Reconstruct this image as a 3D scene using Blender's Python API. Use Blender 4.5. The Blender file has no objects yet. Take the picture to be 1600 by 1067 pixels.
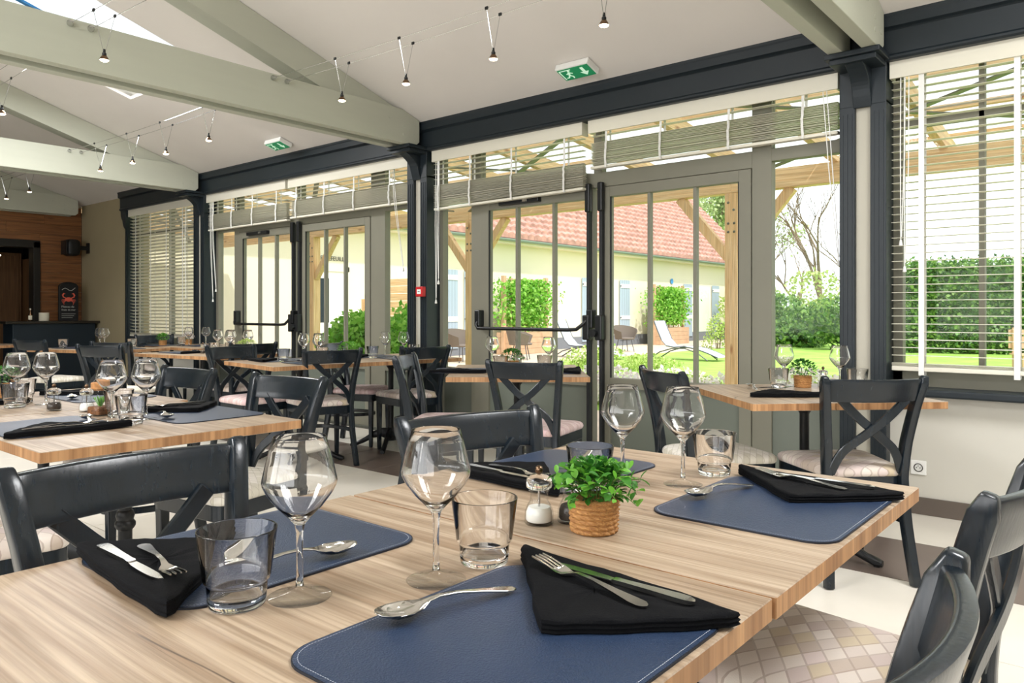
import bpy, bmesh, math, random
import numpy as np
from mathutils import Vector, Matrix
random.seed(7); rng = np.random.default_rng(11)
S = bpy.context.scene
C = S.collection
PI = math.pi

# ------------------------------------------------------------------ camera
cam_d = bpy.data.cameras.new('camera'); cam = bpy.data.objects.new('camera', cam_d); C.objects.link(cam)
cam.location = (0, 0, 1.14)
YAW = math.atan(990 / 1186.0)
cam.rotation_euler = (PI / 2, 0, YAW)
cam_d.sensor_width = 36.0; cam_d.lens = 1186 / 1600 * 36.0
cam_d.shift_y = -(533.5 - 488.0) / 1600.0
cam_d.clip_start = 0.02; cam_d.clip_end = 300
S.camera = cam
# ------------------------------------------------------------------ world, sun, exposure
S.view_settings.view_transform = 'Standard'; S.view_settings.look = 'None'
S.view_settings.exposure = 0.3; S.view_settings.gamma = 1.0
S.view_settings.use_curve_mapping = False
S.cycles.use_denoising = True
S.cycles.transparent_max_bounces = 24
S.cycles.max_bounces = 14; S.cycles.transmission_bounces = 14
S.cycles.sample_clamp_indirect = 12.0; S.cycles.blur_glossy = 0.5
W = bpy.data.worlds.new('world'); S.world = W; W.use_nodes = True
wn = W.node_tree; bgn = wn.nodes['Background']
bgn.inputs[0].default_value = (0.93, 0.96, 1.0, 1); bgn.inputs[1].default_value = 1.75
sun_d = bpy.data.lights.new('sun', 'SUN'); sun = bpy.data.objects.new('sun', sun_d); C.objects.link(sun)
sun_d.energy = 3.3; sun_d.angle = math.radians(1.5); sun_d.color = (1.0, 0.95, 0.87)
sun.rotation_euler = Vector((-0.62, 0.42, -1.0)).to_track_quat('-Z', 'Y').to_euler()


def area(name, loc, target, sx, sy, energy, col=(1, 1, 1)):
    d = bpy.data.lights.new(name, 'AREA'); o = bpy.data.objects.new(name, d); C.objects.link(o)
    d.shape = 'RECTANGLE'; d.size = sx; d.size_y = sy; d.energy = energy; d.color = col
    o.location = loc
    o.rotation_euler = (Vector(target) - Vector(loc)).to_track_quat('-Z', 'Z').to_euler()
    return o


# area lamps added as fill, placed at the rear front and roof windows
for i, x in enumerate((-4.6, -1.2, 1.9)):
    area('rear_fill', (x, -4.6, 1.75), (x, 0.0, 1.5), 3.0, 2.0, 62, (1.0, 0.985, 0.96))
area('roof_window_fill', (-6.9, 2.55, 3.38), (-6.9, 2.2, 0.0), 1.3, 1.2, 105)
area('roof_window_fill', (-2.9, -1.9, 3.55), (-2.9, -1.6, 0.0), 1.4, 1.3, 150)
area('roof_window_fill', (0.9, 2.45, 3.38), (0.9, 2.2, 0.0), 1.4, 1.2, 115)


# ================================================================== materials
def lin(c):
    return tuple(((v / 255.0) / 12.92 if v / 255.0 <= 0.04045 else ((v / 255.0 + 0.055) / 1.055) ** 2.4) for v in c) + (1.0,)


MATS = {}


def nodes(m):
    m.use_nodes = True
    nt = m.node_tree
    return nt, nt.nodes, nt.links, nt.nodes['Principled BSDF']


def mat(name, col, rough=0.5, metal=0.0, var=0.0, vscale=6.0, bump=0.0, bscale=60.0, stretch=(1, 1, 1), spec=0.5, emit=0.0, trans=0.0, ior=1.45, coat=0.0, sheen=0.0):
    m = bpy.data.materials.new(name); MATS[name] = m
    nt, N, L, P = nodes(m)
    base = lin(col)
    P.inputs['Base Color'].default_value = base
    P.inputs['Roughness'].default_value = rough; P.inputs['Metallic'].default_value = metal
    P.inputs['Specular IOR Level'].default_value = spec
    P.inputs['IOR'].default_value = ior
    if trans: P.inputs['Transmission Weight'].default_value = trans
    if coat: P.inputs['Coat Weight'].default_value = coat; P.inputs['Coat Roughness'].default_value = 0.2
    if sheen: P.inputs['Sheen Weight'].default_value = sheen
    if emit:
        P.inputs['Emission Color'].default_value = base; P.inputs['Emission Strength'].default_value = emit
    if var or bump:
        tc = N.new('ShaderNodeTexCoord'); mp = N.new('ShaderNodeMapping'); mp.inputs['Scale'].default_value = stretch
        L.new(tc.outputs['Object'], mp.inputs['Vector'])
        if var:
            nz = N.new('ShaderNodeTexNoise'); nz.inputs['Scale'].default_value = vscale; nz.inputs['Detail'].default_value = 5
            L.new(mp.outputs[0], nz.inputs['Vector'])
            cr = N.new('ShaderNodeValToRGB')
            cr.color_ramp.elements[0].position = 0.3; cr.color_ramp.elements[1].position = 0.7
            cr.color_ramp.elements[0].color = tuple(max(0, v * (1 - var)) for v in base[:3]) + (1,)
            cr.color_ramp.elements[1].color = tuple(min(1, v * (1 + var)) for v in base[:3]) + (1,)
            L.new(nz.outputs['Fac'], cr.inputs[0]); L.new(cr.outputs[0], P.inputs['Base Color'])
        if bump:
            nb = N.new('ShaderNodeTexNoise'); nb.inputs['Scale'].default_value = bscale; nb.inputs['Detail'].default_value = 3
            L.new(mp.outputs[0], nb.inputs['Vector'])
            bp = N.new('ShaderNodeBump'); bp.inputs['Strength'].default_value = bump; bp.inputs['Distance'].default_value = 0.004
            L.new(nb.outputs['Fac'], bp.inputs['Height']); L.new(bp.outputs[0], P.inputs['Normal'])
    return m


def wood(name, c_light, c_dark, axis=0, rough=0.45, knots=0.0, cracks=0.0, scale=1.0, bump=0.25, c_knot=(95, 60, 35)):
    """long-grain timber: stretched noise bands, optional knots and dark cracks; grain runs along the object's own axis"""
    m = bpy.data.materials.new(name); MATS[name] = m
    nt, N, L, P = nodes(m)
    tc = N.new('ShaderNodeTexCoord'); oi = N.new('ShaderNodeObjectInfo')
    add = N.new('ShaderNodeVectorMath'); add.operation = 'ADD'
    sc = N.new('ShaderNodeVectorMath'); sc.operation = 'SCALE'; sc.inputs['Scale'].default_value = 17.0
    comb = N.new('ShaderNodeCombineXYZ')
    for k in range(3): L.new(oi.outputs['Random'], comb.inputs[k])
    L.new(comb.outputs[0], sc.inputs[0]); L.new(tc.outputs['Object'], add.inputs[0]); L.new(sc.outputs[0], add.inputs[1])

    def mapped(a, b):
        mp = N.new('ShaderNodeMapping'); v = [b * scale] * 3; v[axis] = a * scale
        mp.inputs['Scale'].default_value = v; L.new(add.outputs[0], mp.inputs['Vector']); return mp
    n1 = N.new('ShaderNodeTexNoise'); n1.inputs['Scale'].default_value = 1.0; n1.inputs['Detail'].default_value = 7; n1.inputs['Distortion'].default_value = 0.6
    L.new(mapped(1.6, 38).outputs[0], n1.inputs['Vector'])
    cr = N.new('ShaderNodeValToRGB')
    cr.color_ramp.elements[0].position = 0.28; cr.color_ramp.elements[1].position = 0.68
    cr.color_ramp.elements[0].color = lin(c_dark); cr.color_ramp.elements[1].color = lin(c_light)
    L.new(n1.outputs['Fac'], cr.inputs[0]); out = cr.outputs[0]
    n2 = N.new('ShaderNodeTexNoise'); n2.inputs['Scale'].default_value = 1.0; n2.inputs['Detail'].default_value = 3
    L.new(mapped(3.0, 160).outputs[0], n2.inputs['Vector'])
    mx = N.new('ShaderNodeMix'); mx.data_type = 'RGBA'; mx.blend_type = 'MULTIPLY'; mx.inputs['Factor'].default_value = 0.65
    cr2 = N.new('ShaderNodeValToRGB'); cr2.color_ramp.elements[0].position = 0.35; cr2.color_ramp.elements[0].color = (0.55, 0.5, 0.45, 1); cr2.color_ramp.elements[1].position = 0.6
    L.new(n2.outputs['Fac'], cr2.inputs[0]); L.new(out, mx.inputs['A']); L.new(cr2.outputs[0], mx.inputs['B']); out = mx.outputs['Result']
    for amt, a, b, lo, hi in ((knots, 2.2, 7.0, 0.05, 0.16), ):
        if amt:
            vo = N.new('ShaderNodeTexVoronoi'); vo.inputs['Scale'].default_value = 1.0
            L.new(mapped(a, b).outputs[0], vo.inputs['Vector'])
            c3 = N.new('ShaderNodeValToRGB'); c3.color_ramp.elements[0].position = lo; c3.color_ramp.elements[1].position = hi
            c3.color_ramp.elements[0].color = (amt, amt, amt, 1); c3.color_ramp.elements[1].color = (0, 0, 0, 1)
            L.new(vo.outputs['Distance'], c3.inputs[0])
            m3 = N.new('ShaderNodeMix'); m3.data_type = 'RGBA'; m3.inputs['B'].default_value = lin(c_knot)
            L.new(c3.outputs[0], m3.inputs['Factor']); L.new(out, m3.inputs['A']); out = m3.outputs['Result']
    if cracks:
        n4 = N.new('ShaderNodeTexNoise'); n4.inputs['Scale'].default_value = 1.0; n4.inputs['Detail'].default_value = 2; n4.inputs['Distortion'].default_value = 0.4
        L.new(mapped(1.1, 7.0).outputs[0], n4.inputs['Vector'])
        c4 = N.new('ShaderNodeValToRGB'); e = c4.color_ramp.elements
        e[0].position = 0.492; e[0].color = (0, 0, 0, 1); e[1].position = 0.508; e[1].color = (0, 0, 0, 1)
        x = e.new(0.5); x.color = (cracks, cracks, cracks, 1)
        L.new(n4.outputs['Fac'], c4.inputs[0])
        n5 = N.new('ShaderNodeTexNoise'); n5.inputs['Scale'].default_value = 1.0; L.new(mapped(2.6, 5).outputs[0], n5.inputs['Vector'])
        c5 = N.new('ShaderNodeValToRGB'); c5.color_ramp.elements[0].position = 0.56; c5.color_ramp.elements[1].position = 0.62
        L.new(n5.outputs['Fac'], c5.inputs[0])
        mu = N.new('ShaderNodeMath'); mu.operation = 'MULTIPLY'; L.new(c4.outputs[0], mu.inputs[0]); L.new(c5.outputs[0], mu.inputs[1])
        m4 = N.new('ShaderNodeMix'); m4.data_type = 'RGBA'; m4.inputs['B'].default_value = lin((70, 55, 45))
        L.new(mu.outputs[0], m4.inputs['Factor']); L.new(out, m4.inputs['A']); out = m4.outputs['Result']
    L.new(out, P.inputs['Base Color'])
    P.inputs['Roughness'].default_value = rough
    if bump:
        bp = N.new('ShaderNodeBump'); bp.inputs['Strength'].default_value = bump; bp.inputs['Distance'].default_value = 0.002
        L.new(n2.outputs['Fac'], bp.inputs['Height']); L.new(bp.outputs[0], P.inputs['Normal'])
    return m


def pane_mat(name, tint=(0.97, 0.99, 0.98, 1), ior=1.45):
    m = bpy.data.materials.new(name); MATS[name] = m; m.use_nodes = True
    nt = m.node_tree; N, L = nt.nodes, nt.links; N.remove(N['Principled BSDF'])
    t = N.new('ShaderNodeBsdfTransparent'); t.inputs[0].default_value = tint
    g = N.new('ShaderNodeBsdfGlossy'); g.inputs['Roughness'].default_value = 0.0
    lw = N.new('ShaderNodeLayerWeight'); pw = N.new('ShaderNodeMath'); pw.operation = 'POWER'; pw.inputs[1].default_value = 5.0
    L.new(lw.outputs['Facing'], pw.inputs[0]); f = N.new('ShaderNodeMath'); f.operation = 'MULTIPLY_ADD'; f.inputs[1].default_value = 0.9; f.inputs[2].default_value = 0.008
    L.new(pw.outputs[0], f.inputs[0])
    mx = N.new('ShaderNodeMixShader'); L.new(f.outputs[0], mx.inputs[0]); L.new(t.outputs[0], mx.inputs[1]); L.new(g.outputs[0], mx.inputs[2])
    L.new(mx.outputs[0], N['Material Output'].inputs[0]); return m


def translucent_mat(name, col, trans=0.6):
    m = bpy.data.materials.new(name); MATS[name] = m; m.use_nodes = True
    nt = m.node_tree; N, L = nt.nodes, nt.links; P = N['Principled BSDF']; P.inputs['Base Color'].default_value = lin(col); P.inputs['Roughness'].default_value = 0.55
    t = N.new('ShaderNodeBsdfTranslucent'); t.inputs[0].default_value = lin(col)
    mx = N.new('ShaderNodeMixShader'); mx.inputs[0].default_value = trans
    L.new(P.outputs[0], mx.inputs[1]); L.new(t.outputs[0], mx.inputs[2]); L.new(mx.outputs[0], N['Material Output'].inputs[0]); return m


def leaf_mat(name, c1, c2, c3, trans=0.35):
    """leaves: every leaf (mesh island) takes its own green"""
    m = bpy.data.materials.new(name); MATS[name] = m; m.use_nodes = True
    nt = m.node_tree; N, L = nt.nodes, nt.links; P = N['Principled BSDF']
    g = N.new('ShaderNodeNewGeometry'); cr = N.new('ShaderNodeValToRGB')
    e = cr.color_ramp.elements; e[0].color = lin(c1); e[1].color = lin(c3); x = e.new(0.5); x.color = lin(c2)
    L.new(g.outputs['Random Per Island'], cr.inputs[0])
    L.new(cr.outputs[0], P.inputs['Base Color']); P.inputs['Roughness'].default_value = 0.45
    t = N.new('ShaderNodeBsdfTranslucent'); L.new(cr.outputs[0], t.inputs[0])
    mx = N.new('ShaderNodeMixShader'); mx.inputs[0].default_value = trans
    L.new(P.outputs[0], mx.inputs[1]); L.new(t.outputs[0], mx.inputs[2]); L.new(mx.outputs[0], N['Material Output'].inputs[0]); return m


def seat_mat(name, cols, line=(150, 132, 120), scale=19.0):
    """woven seat cloth with rows of small lozenges"""
    m = bpy.data.materials.new(name); MATS[name] = m
    nt, N, L, P = nodes(m)
    tc = N.new('ShaderNodeTexCoord'); mp = N.new('ShaderNodeMapping')
    mp.inputs['Rotation'].default_value = (0, 0, PI / 4); mp.inputs['Scale'].default_value = (scale, scale, scale * 0)
    pre = N.new('ShaderNodeMapping'); pre.inputs['Scale'].default_value = (1.0, 1.55, 0)
    L.new(tc.outputs['Object'], pre.inputs[0]); L.new(pre.outputs[0], mp.inputs['Vector'])
    fl = N.new('ShaderNodeVectorMath'); fl.operation = 'FLOOR'; L.new(mp.outputs[0], fl.inputs[0])
    wn_ = N.new('ShaderNodeTexWhiteNoise'); wn_.noise_dimensions = '3D'; L.new(fl.outputs[0], wn_.inputs['Vector'])
    cr = N.new('ShaderNodeValToRGB'); cr.color_ramp.interpolation = 'CONSTANT'
    e = cr.color_ramp.elements; e[0].color = lin(cols[0]); e[1].position = 1 / len(cols); e[1].color = lin(cols[1])
    for i in range(2, len(cols)):
        x = e.new(i / len(cols)); x.color = lin(cols[i])
    L.new(wn_.outputs['Value'], cr.inputs[0])
    fr = N.new('ShaderNodeVectorMath'); fr.operation = 'FRACTION'; L.new(mp.outputs[0], fr.inputs[0])
    sp = N.new('ShaderNodeSeparateXYZ'); L.new(fr.outputs[0], sp.inputs[0])
    mn = N.new('ShaderNodeMath'); mn.operation = 'MINIMUM'; L.new(sp.outputs[0], mn.inputs[0]); L.new(sp.outputs[1], mn.inputs[1])
    lt = N.new('ShaderNodeMath'); lt.operation = 'LESS_THAN'; lt.inputs[1].default_value = 0.10; L.new(mn.outputs[0], lt.inputs[0])
    mx = N.new('ShaderNodeMix'); mx.data_type = 'RGBA'; mx.inputs['B'].default_value = lin(line)
    hf = N.new('ShaderNodeMath'); hf.operation = 'MULTIPLY'; hf.inputs[1].default_value = 0.55; L.new(lt.outputs[0], hf.inputs[0])
    L.new(hf.outputs[0], mx.inputs['Factor']); L.new(cr.outputs[0], mx.inputs['A']); L.new(mx.outputs['Result'], P.inputs['Base Color'])
    P.inputs['Roughness'].default_value = 0.9; P.inputs['Sheen Weight'].default_value = 0.2
    nb = N.new('ShaderNodeTexNoise'); nb.inputs['Scale'].default_value = 700; L.new(tc.outputs['Object'], nb.inputs['Vector'])
    bp = N.new('ShaderNodeBump'); bp.inputs['Strength'].default_value = 0.3; bp.inputs['Distance'].default_value = 0.002
    ad = N.new('ShaderNodeMath'); ad.operation = 'ADD'; L.new(nb.outputs['Fac'], ad.inputs[0]); L.new(mn.outputs[0], ad.inputs[1])
    L.new(ad.outputs[0], bp.inputs['Height']); L.new(bp.outputs[0], P.inputs['Normal'])
    return m


mat('ceiling_paint', (232, 227, 222), 0.9, var=0.02, vscale=2)
mat('wall_paint', (205, 202, 192), 0.9, var=0.03, vscale=2, bump=0.05, bscale=200)
mat('dark_paint', (27, 36, 42), 0.45, var=0.06, vscale=4)
mat('column_paint', (190, 186, 172), 0.7)
mat('truss_paint', (184, 186, 171), 0.6, var=0.025, vscale=3, bump=0.06, bscale=40, stretch=(4, 0.6, 4))
mat('frame_alu', (126, 124, 110), 0.5, var=0.04, vscale=3)
mat('panel_alu', (112, 118, 108), 0.25, var=0.03, vscale=2)
mat('gasket', (30, 32, 34), 0.6)
mat('black_metal', (22, 24, 26), 0.35)
mat('cast_iron', (20, 22, 24), 0.4, bump=0.15, bscale=120)
mat('blind_white', (228, 224, 208), 0.45)
mat('blind_slat', (220, 216, 198), 0.4)
mat('blind_tape', (240, 240, 236), 0.8)
mat('tile_cream', (226, 220, 208), 0.28, var=0.05, vscale=3)
mat('tile_brown', (112, 98, 90), 0.3, var=0.10, vscale=4)
mat('grout', (104, 98, 90), 0.9)
mat('baseboard_tile', (98, 88, 80), 0.4, var=0.08, vscale=5)
wood('oak_top', (188, 169, 146), (142, 118, 94), axis=0, rough=0.40, knots=0.5, cracks=0.95, bump=0.3)
wood('oak_edge', (200, 154, 108), (142, 98, 60), axis=2, rough=0.5, scale=0.5, bump=0.3)
wood('plank_wall', (156, 104, 60), (112, 70, 38), axis=1, rough=0.55, knots=0.7, bump=0.2)
wood('chair_stain', (23, 33, 42), (18, 27, 34), axis=2, rough=0.24, bump=0.15)
seat_mat('seat_cloth', [(208, 197, 186), (200, 187, 177), (184, 168, 154), (205, 189, 183), (192, 176, 150), (212, 202, 192), (190, 174, 167)])
seat_mat('seat_cloth_pale', [(222, 216, 204), (214, 208, 192), (206, 200, 184), (226, 220, 210)], line=(170, 160, 140), scale=28)
seat_mat('seat_cloth_rose', [(222, 196, 194), (214, 184, 184), (226, 204, 200), (206, 178, 172)], line=(190, 156, 154), scale=30)
mat('leather', (40, 55, 80), 0.30, var=0.06, vscale=9, bump=0.4, bscale=420)
mat('leather_edge', (22, 26, 36), 0.5)
mat('stitch', (190, 196, 206), 0.8)
mat('napkin_cloth', (9, 10, 13), 0.85, bump=0.3, bscale=500, spec=0.15)
mat('steel', (215, 213, 208), 0.16, metal=1.0)
mat('glass', (255, 255, 255), 0.0, trans=1.0, ior=1.45)
wood('basket_weave', (206, 154, 92), (150, 98, 50), axis=0, rough=0.7, scale=8)
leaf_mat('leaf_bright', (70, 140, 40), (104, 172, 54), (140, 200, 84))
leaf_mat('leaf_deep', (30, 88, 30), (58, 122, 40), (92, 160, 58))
leaf_mat('leaf_pale', (140, 170, 70), (176, 196, 104), (204, 214, 140))
leaf_mat('leaf_hedge', (44, 84, 30), (92, 140, 52), (150, 184, 92))
leaf_mat('leaf_shrub', (92, 158, 44), (134, 194, 66), (178, 220, 110))
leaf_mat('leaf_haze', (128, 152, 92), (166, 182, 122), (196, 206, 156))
leaf_mat('petal_white', (232, 226, 222), (244, 238, 236), (226, 206, 204))
mat('stem_green', (84, 110, 46), 0.7)
mat('bark', (120, 104, 80), 0.9, var=0.2, vscale=8)
mat('cork', (180, 128, 80), 0.9, var=0.25, vscale=90)
mat('bark_chips', (120, 78, 46), 0.9, var=0.5, vscale=140, bump=0.8, bscale=160)
mat('bronze', (120, 96, 76), 0.25, metal=1.0)
mat('salt', (236, 234, 228), 0.9)
mat('peppercorn', (52, 42, 34), 0.9, var=0.5, vscale=200)
mat('bulb', (255, 226, 184), 0.3, emit=16.0)
mat('chrome', (200, 200, 200), 0.12, metal=1.0)
mat('sign_green', (24, 132, 84), 0.5, emit=0.25)
mat('sign_white', (238, 244, 238), 0.5)
mat('sign_glow', (206, 240, 214), 0.5, emit=0.35)
mat('alarm_red', (196, 30, 34), 0.4)
mat('plastic_white', (236, 236, 232), 0.4)
mat('socket_hole', (60, 58, 54), 0.6)
mat('speaker_black', (18, 19, 20), 0.5)
mat('slate_board', (24, 24, 26), 0.7)
mat('crab_paint', (232, 104, 84), 0.8)
mat('chalk', (196, 196, 190), 0.9)
mat('bar_front', (20, 34, 44), 0.45)
mat('bar_top', (40, 34, 26), 0.35)
mat('candle', (232, 226, 206), 0.6)
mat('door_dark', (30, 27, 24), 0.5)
wood('cupboard_wood', (120, 86, 50), (90, 60, 34), axis=2, rough=0.55)
pane_mat('window_glass')


def thin_glass_mat(name):
    """blown thin glass: clear face-on, reflecting and slightly grey where the wall is seen edge-on"""
    m = bpy.data.materials.new(name); MATS[name] = m; m.use_nodes = True
    N, L = m.node_tree.nodes, m.node_tree.links; N.remove(N['Principled BSDF'])
    lw = N.new('ShaderNodeLayerWeight')
    def powr(e, k, c):
        p = N.new('ShaderNodeMath'); p.operation = 'POWER'; p.inputs[1].default_value = e; L.new(lw.outputs['Facing'], p.inputs[0])
        q = N.new('ShaderNodeMath'); q.operation = 'MULTIPLY_ADD'; q.inputs[1].default_value = k; q.inputs[2].default_value = c; L.new(p.outputs[0], q.inputs[0]); return q
    t = N.new('ShaderNodeBsdfTransparent'); mc = N.new('ShaderNodeMix'); mc.data_type = 'RGBA'
    mc.inputs['A'].default_value = (0.985, 0.99, 0.99, 1); mc.inputs['B'].default_value = (0.7, 0.72, 0.73, 1)
    L.new(powr(5.0, 0.9, 0.0).outputs[0], mc.inputs['Factor']); L.new(mc.outputs['Result'], t.inputs[0])
    g = N.new('ShaderNodeBsdfGlossy'); g.inputs['Roughness'].default_value = 0.0
    mx = N.new('ShaderNodeMixShader'); L.new(powr(6.0, 0.7, 0.02).outputs[0], mx.inputs[0]); L.new(t.outputs[0], mx.inputs[1]); L.new(g.outputs[0], mx.inputs[2])
    L.new(mx.outputs[0], N['Material Output'].inputs[0])


thin_glass_mat('thin_glass')
wood('pine', (250, 220, 174), (238, 194, 140), axis=0, rough=0.6, knots=0.75, bump=0.2, c_knot=(150, 84, 36))
wood('pine_y', (250, 220, 174), (238, 194, 140), axis=1, rough=0.6, knots=0.75, bump=0.2, c_knot=(150, 84, 36))
wood('pine_z', (250, 217, 170), (236, 190, 134), axis=2, rough=0.6, knots=0.75, bump=0.2, c_knot=(150, 84, 36))
mat('galvanised', (120, 122, 112), 0.5, metal=0.6)
translucent_mat('roof_sheet', (240, 244, 246), 0.75)
mat('render_cream', (232, 223, 200), 0.9, var=0.02, vscale=2)
mat('plinth_grey', (120, 122, 130), 0.8)
mat('roof_tile', (180, 134, 122), 0.8, var=0.28, vscale=4)
mat('gutter_zinc', (128, 144, 134), 0.5)
mat('shutter_grey', (164, 178, 194), 0.6)
mat('shutter_iron', (70, 72, 78), 0.6)
mat('door_white', (236, 234, 226), 0.5)
mat('rattan', (112, 100, 92), 0.8, bump=0.6, bscale=200)
mat('sling_fabric', (190, 194, 204), 0.8)
mat('lounger_frame', (92, 92, 98), 0.4, metal=0.5)
mat('lawn_grass', (146, 184, 80), 0.95, var=0.22, vscale=1.6, bump=0.8, bscale=60)
mat('terrace_paving', (204, 186, 168), 0.85, var=0.08, vscale=1.5)
mat('gravel', (214, 206, 192), 0.95, var=0.1, vscale=28)
mat('planter_wood', (196, 160, 130), 0.8, var=0.1, vscale=6)
mat('letter_black', (44, 42, 42), 0.7)
mat('plate_blue', (70, 150, 210), 0.6)
translucent_mat('frosted_pane', (244, 248, 252), 0.7)
mat('blue_strip', (40, 116, 170), 0.5)


# ================================================================== mesh builder
class MB:
    def __init__(s): s.v = []; s.f = []

    def add(s, vs, fs):
        o = len(s.v); s.v += [tuple(v) for v in vs]; s.f += [tuple(i + o for i in f) for f in fs]; return s

    def box(s, x0, x1, y0, y1, z0, z1):
        v = [(x, y, z) for x in (x0, x1) for y in (y0, y1) for z in (z0, z1)]
        return s.add(v, [(0, 1, 3, 2), (4, 6, 7, 5), (0, 4, 5, 1), (2, 3, 7, 6), (0, 2, 6, 4), (1, 5, 7, 3)])

    def bar(s, p, q, w, h, up=(0, 0, 1)):
        p, q = Vector(p), Vector(q); d = (q - p).normalized(); u = Vector(up)
        a = d.cross(u).normalized() * w / 2; b = a.cross(d).normalized() * h / 2
        v = [p - a - b, p + a - b, p + a + b, p - a + b, q - a - b, q + a - b, q + a + b, q - a + b]
        return s.add(v, [(3, 2, 1, 0), (4, 5, 6, 7), (0, 1, 5, 4), (1, 2, 6, 5), (2, 3, 7, 6), (3, 0, 4, 7)])

    def loft(s, loops, cap=True, close=True):
        n = len(loops[0]); vs = [p for l in loops for p in l]; fs = []
        for k in range(len(loops) - 1):
            for i in range(n if close else n - 1):
                j = (i + 1) % n
                fs.append((k * n + i, k * n + j, (k + 1) * n + j, (k + 1) * n + i))
        if cap:
            fs.append(tuple(range(n - 1, -1, -1))); fs.append(tuple((len(loops) - 1) * n + i for i in range(n)))
        return s.add(vs, fs)

    def lathe(s, prof, n=32, c=(0, 0, 0)):
        vs = []; fs = []; idx = []
        for r, z in prof:
            if r < 1e-6:
                idx.append([len(vs)] * n); vs.append((c[0], c[1], c[2] + z))
            else:
                idx.append(list(range(len(vs), len(vs) + n)))
                vs += [(c[0] + r * math.cos(2 * PI * i / n), c[1] + r * math.sin(2 * PI * i / n), c[2] + z) for i in range(n)]
        for k in range(len(prof) - 1):
            for i in range(n):
                j = (i + 1) % n; q = [idx[k][i], idx[k][j], idx[k + 1][j], idx[k + 1][i]]
                t = []
                for x in q:
                    if x not in t: t.append(x)
                if len(t) >= 3: fs.append(tuple(t))
        return s.add(vs, fs)

    def tube(s, pts, r, n=8, cap=True):
        pts = [Vector(p) for p in pts]; rs = r if isinstance(r, (list, tuple)) else [r] * len(pts)
        loops = []; a = None
        for i, p in enumerate(pts):
            d = (pts[min(i + 1, len(pts) - 1)] - pts[max(i - 1, 0)]).normalized()
            if a is None:
                a = d.orthogonal().normalized()
            else:
                a = (a - d * a.dot(d)).normalized()
            b = d.cross(a)
            loops.append([p + (a * math.cos(2 * PI * k / n) + b * math.sin(2 * PI * k / n)) * rs[i] for k in range(n)])
        return s.loft(loops, cap)

    def prism(s, poly, z0, z1):
        n = len(poly); return s.loft([[(x, y, z0) for x, y in poly], [(x, y, z1) for x, y in poly]])

    def build(s, name, m, parent=None, smooth=False, bevel=0.0, seg=2, loc=None):
        me = bpy.data.meshes.new(name); me.from_pydata(s.v, [], s.f)
        if bevel:
            bm = bmesh.new(); bm.from_mesh(me)
            bmesh.ops.recalc_face_normals(bm, faces=bm.faces)
            ed = [e for e in bm.edges if len(e.link_faces) == 2 and e.calc_face_angle(0) > 0.5]
            bmesh.ops.bevel(bm, geom=ed, offset=bevel, segments=seg, affect='EDGES', profile=0.5, clamp_overlap=True)
            bm.to_mesh(me); bm.free()
        elif len(s.f) < 60000:
            bm = bmesh.new(); bm.from_mesh(me); bmesh.ops.recalc_face_normals(bm, faces=bm.faces); bm.to_mesh(me); bm.free()
        me.materials.append(MATS[m] if isinstance(m, str) else m)
        if smooth:
            me.polygons.foreach_set('use_smooth', [True] * len(me.polygons))
            if smooth != 'full': me.set_sharp_from_angle(angle=math.radians(40))
        o = bpy.data.objects.new(name, me); C.objects.link(o)
        if parent: o.parent = parent
        if loc: o.location = loc
        return o


def empty(name, loc=(0, 0, 0), rz=0.0, parent=None):
    o = bpy.data.objects.new(name, None); C.objects.link(o); o.location = loc; o.rotation_euler = (0, 0, rz); o.empty_display_size = 0.1
    if parent: o.parent = parent
    return o


def tag(o, label=None, cat=None, group=None, kind=None):
    if label: o['label'] = label
    if cat: o['category'] = cat
    if group: o['group'] = group
    if kind: o['kind'] = kind
    return o


def struct(o): o['kind'] = 'structure'; return o


def copy_tree(o, parent=None):
    c = o.copy(); C.objects.link(c); c.parent = parent
    for ch in list(o.children): copy_tree(ch, c)
    return c


class Proto:
    """the first use places the thing itself, later uses place copies of it and its parts"""
    def __init__(s, root): s.root = root; s.used = False

    def put(s, loc, rz, label, cat, group=None):
        o = s.root if not s.used else copy_tree(s.root)
        s.used = True; o.location = loc; o.rotation_euler = (0, 0, rz)
        tag(o, label, cat, group); return o


# ================================================================== room shell
def ceil_z(y): return 2.815 + 0.312 * (4.68 - y)


YF = 4.775      # inner face of the garden front
XR = 3.6        # end wall behind the camera's right shoulder
XB = -12.7      # boarded end wall
RIDGE = 0.0
YB = -4.8       # rear glazed front

# floor: grout bed and single tiles
fl = struct(MB().box(XB - 0.1, XR, YB - 0.1, YF + 0.25, -0.06, -0.004).build('floor', 'grout'))
TS = 0.6225
tile_me = {}
for key, mn in (('c', 'tile_cream'), ('b', 'tile_brown')):
    t = MB().box(-TS / 2 + 0.0022, TS / 2 - 0.0022, -TS / 2 + 0.0022, TS / 2 - 0.0022, -0.01, 0.0).build('floor_tile', mn, bevel=0.001, seg=1)
    tile_me[key] = t.data; bpy.data.objects.remove(t)
y_rows = [2.30 + TS * (k + 0.5) for k in range(-5, 4)]
for ry in y_rows:
    for kx in range(-14, 12):
        cx = -4.31 + TS * (kx + 0.5) + 0.0
        # keep those the room in view needs
        if cx < XB + 0.2 or cx > 2.6: continue
        brown = abs(ry - (3.545 + TS / 2)) < 0.1
        o = bpy.data.objects.new('floor_tile', tile_me['b' if brown else 'c']); C.objects.link(o)
        o.location = (cx, ry, 0); o.parent = fl

# ceiling slopes, with openings for the roof windows
sk = dict(x0=-7.67, x1=-6.14, y0=1.75, y1=3.33)
ce = MB()


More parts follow.
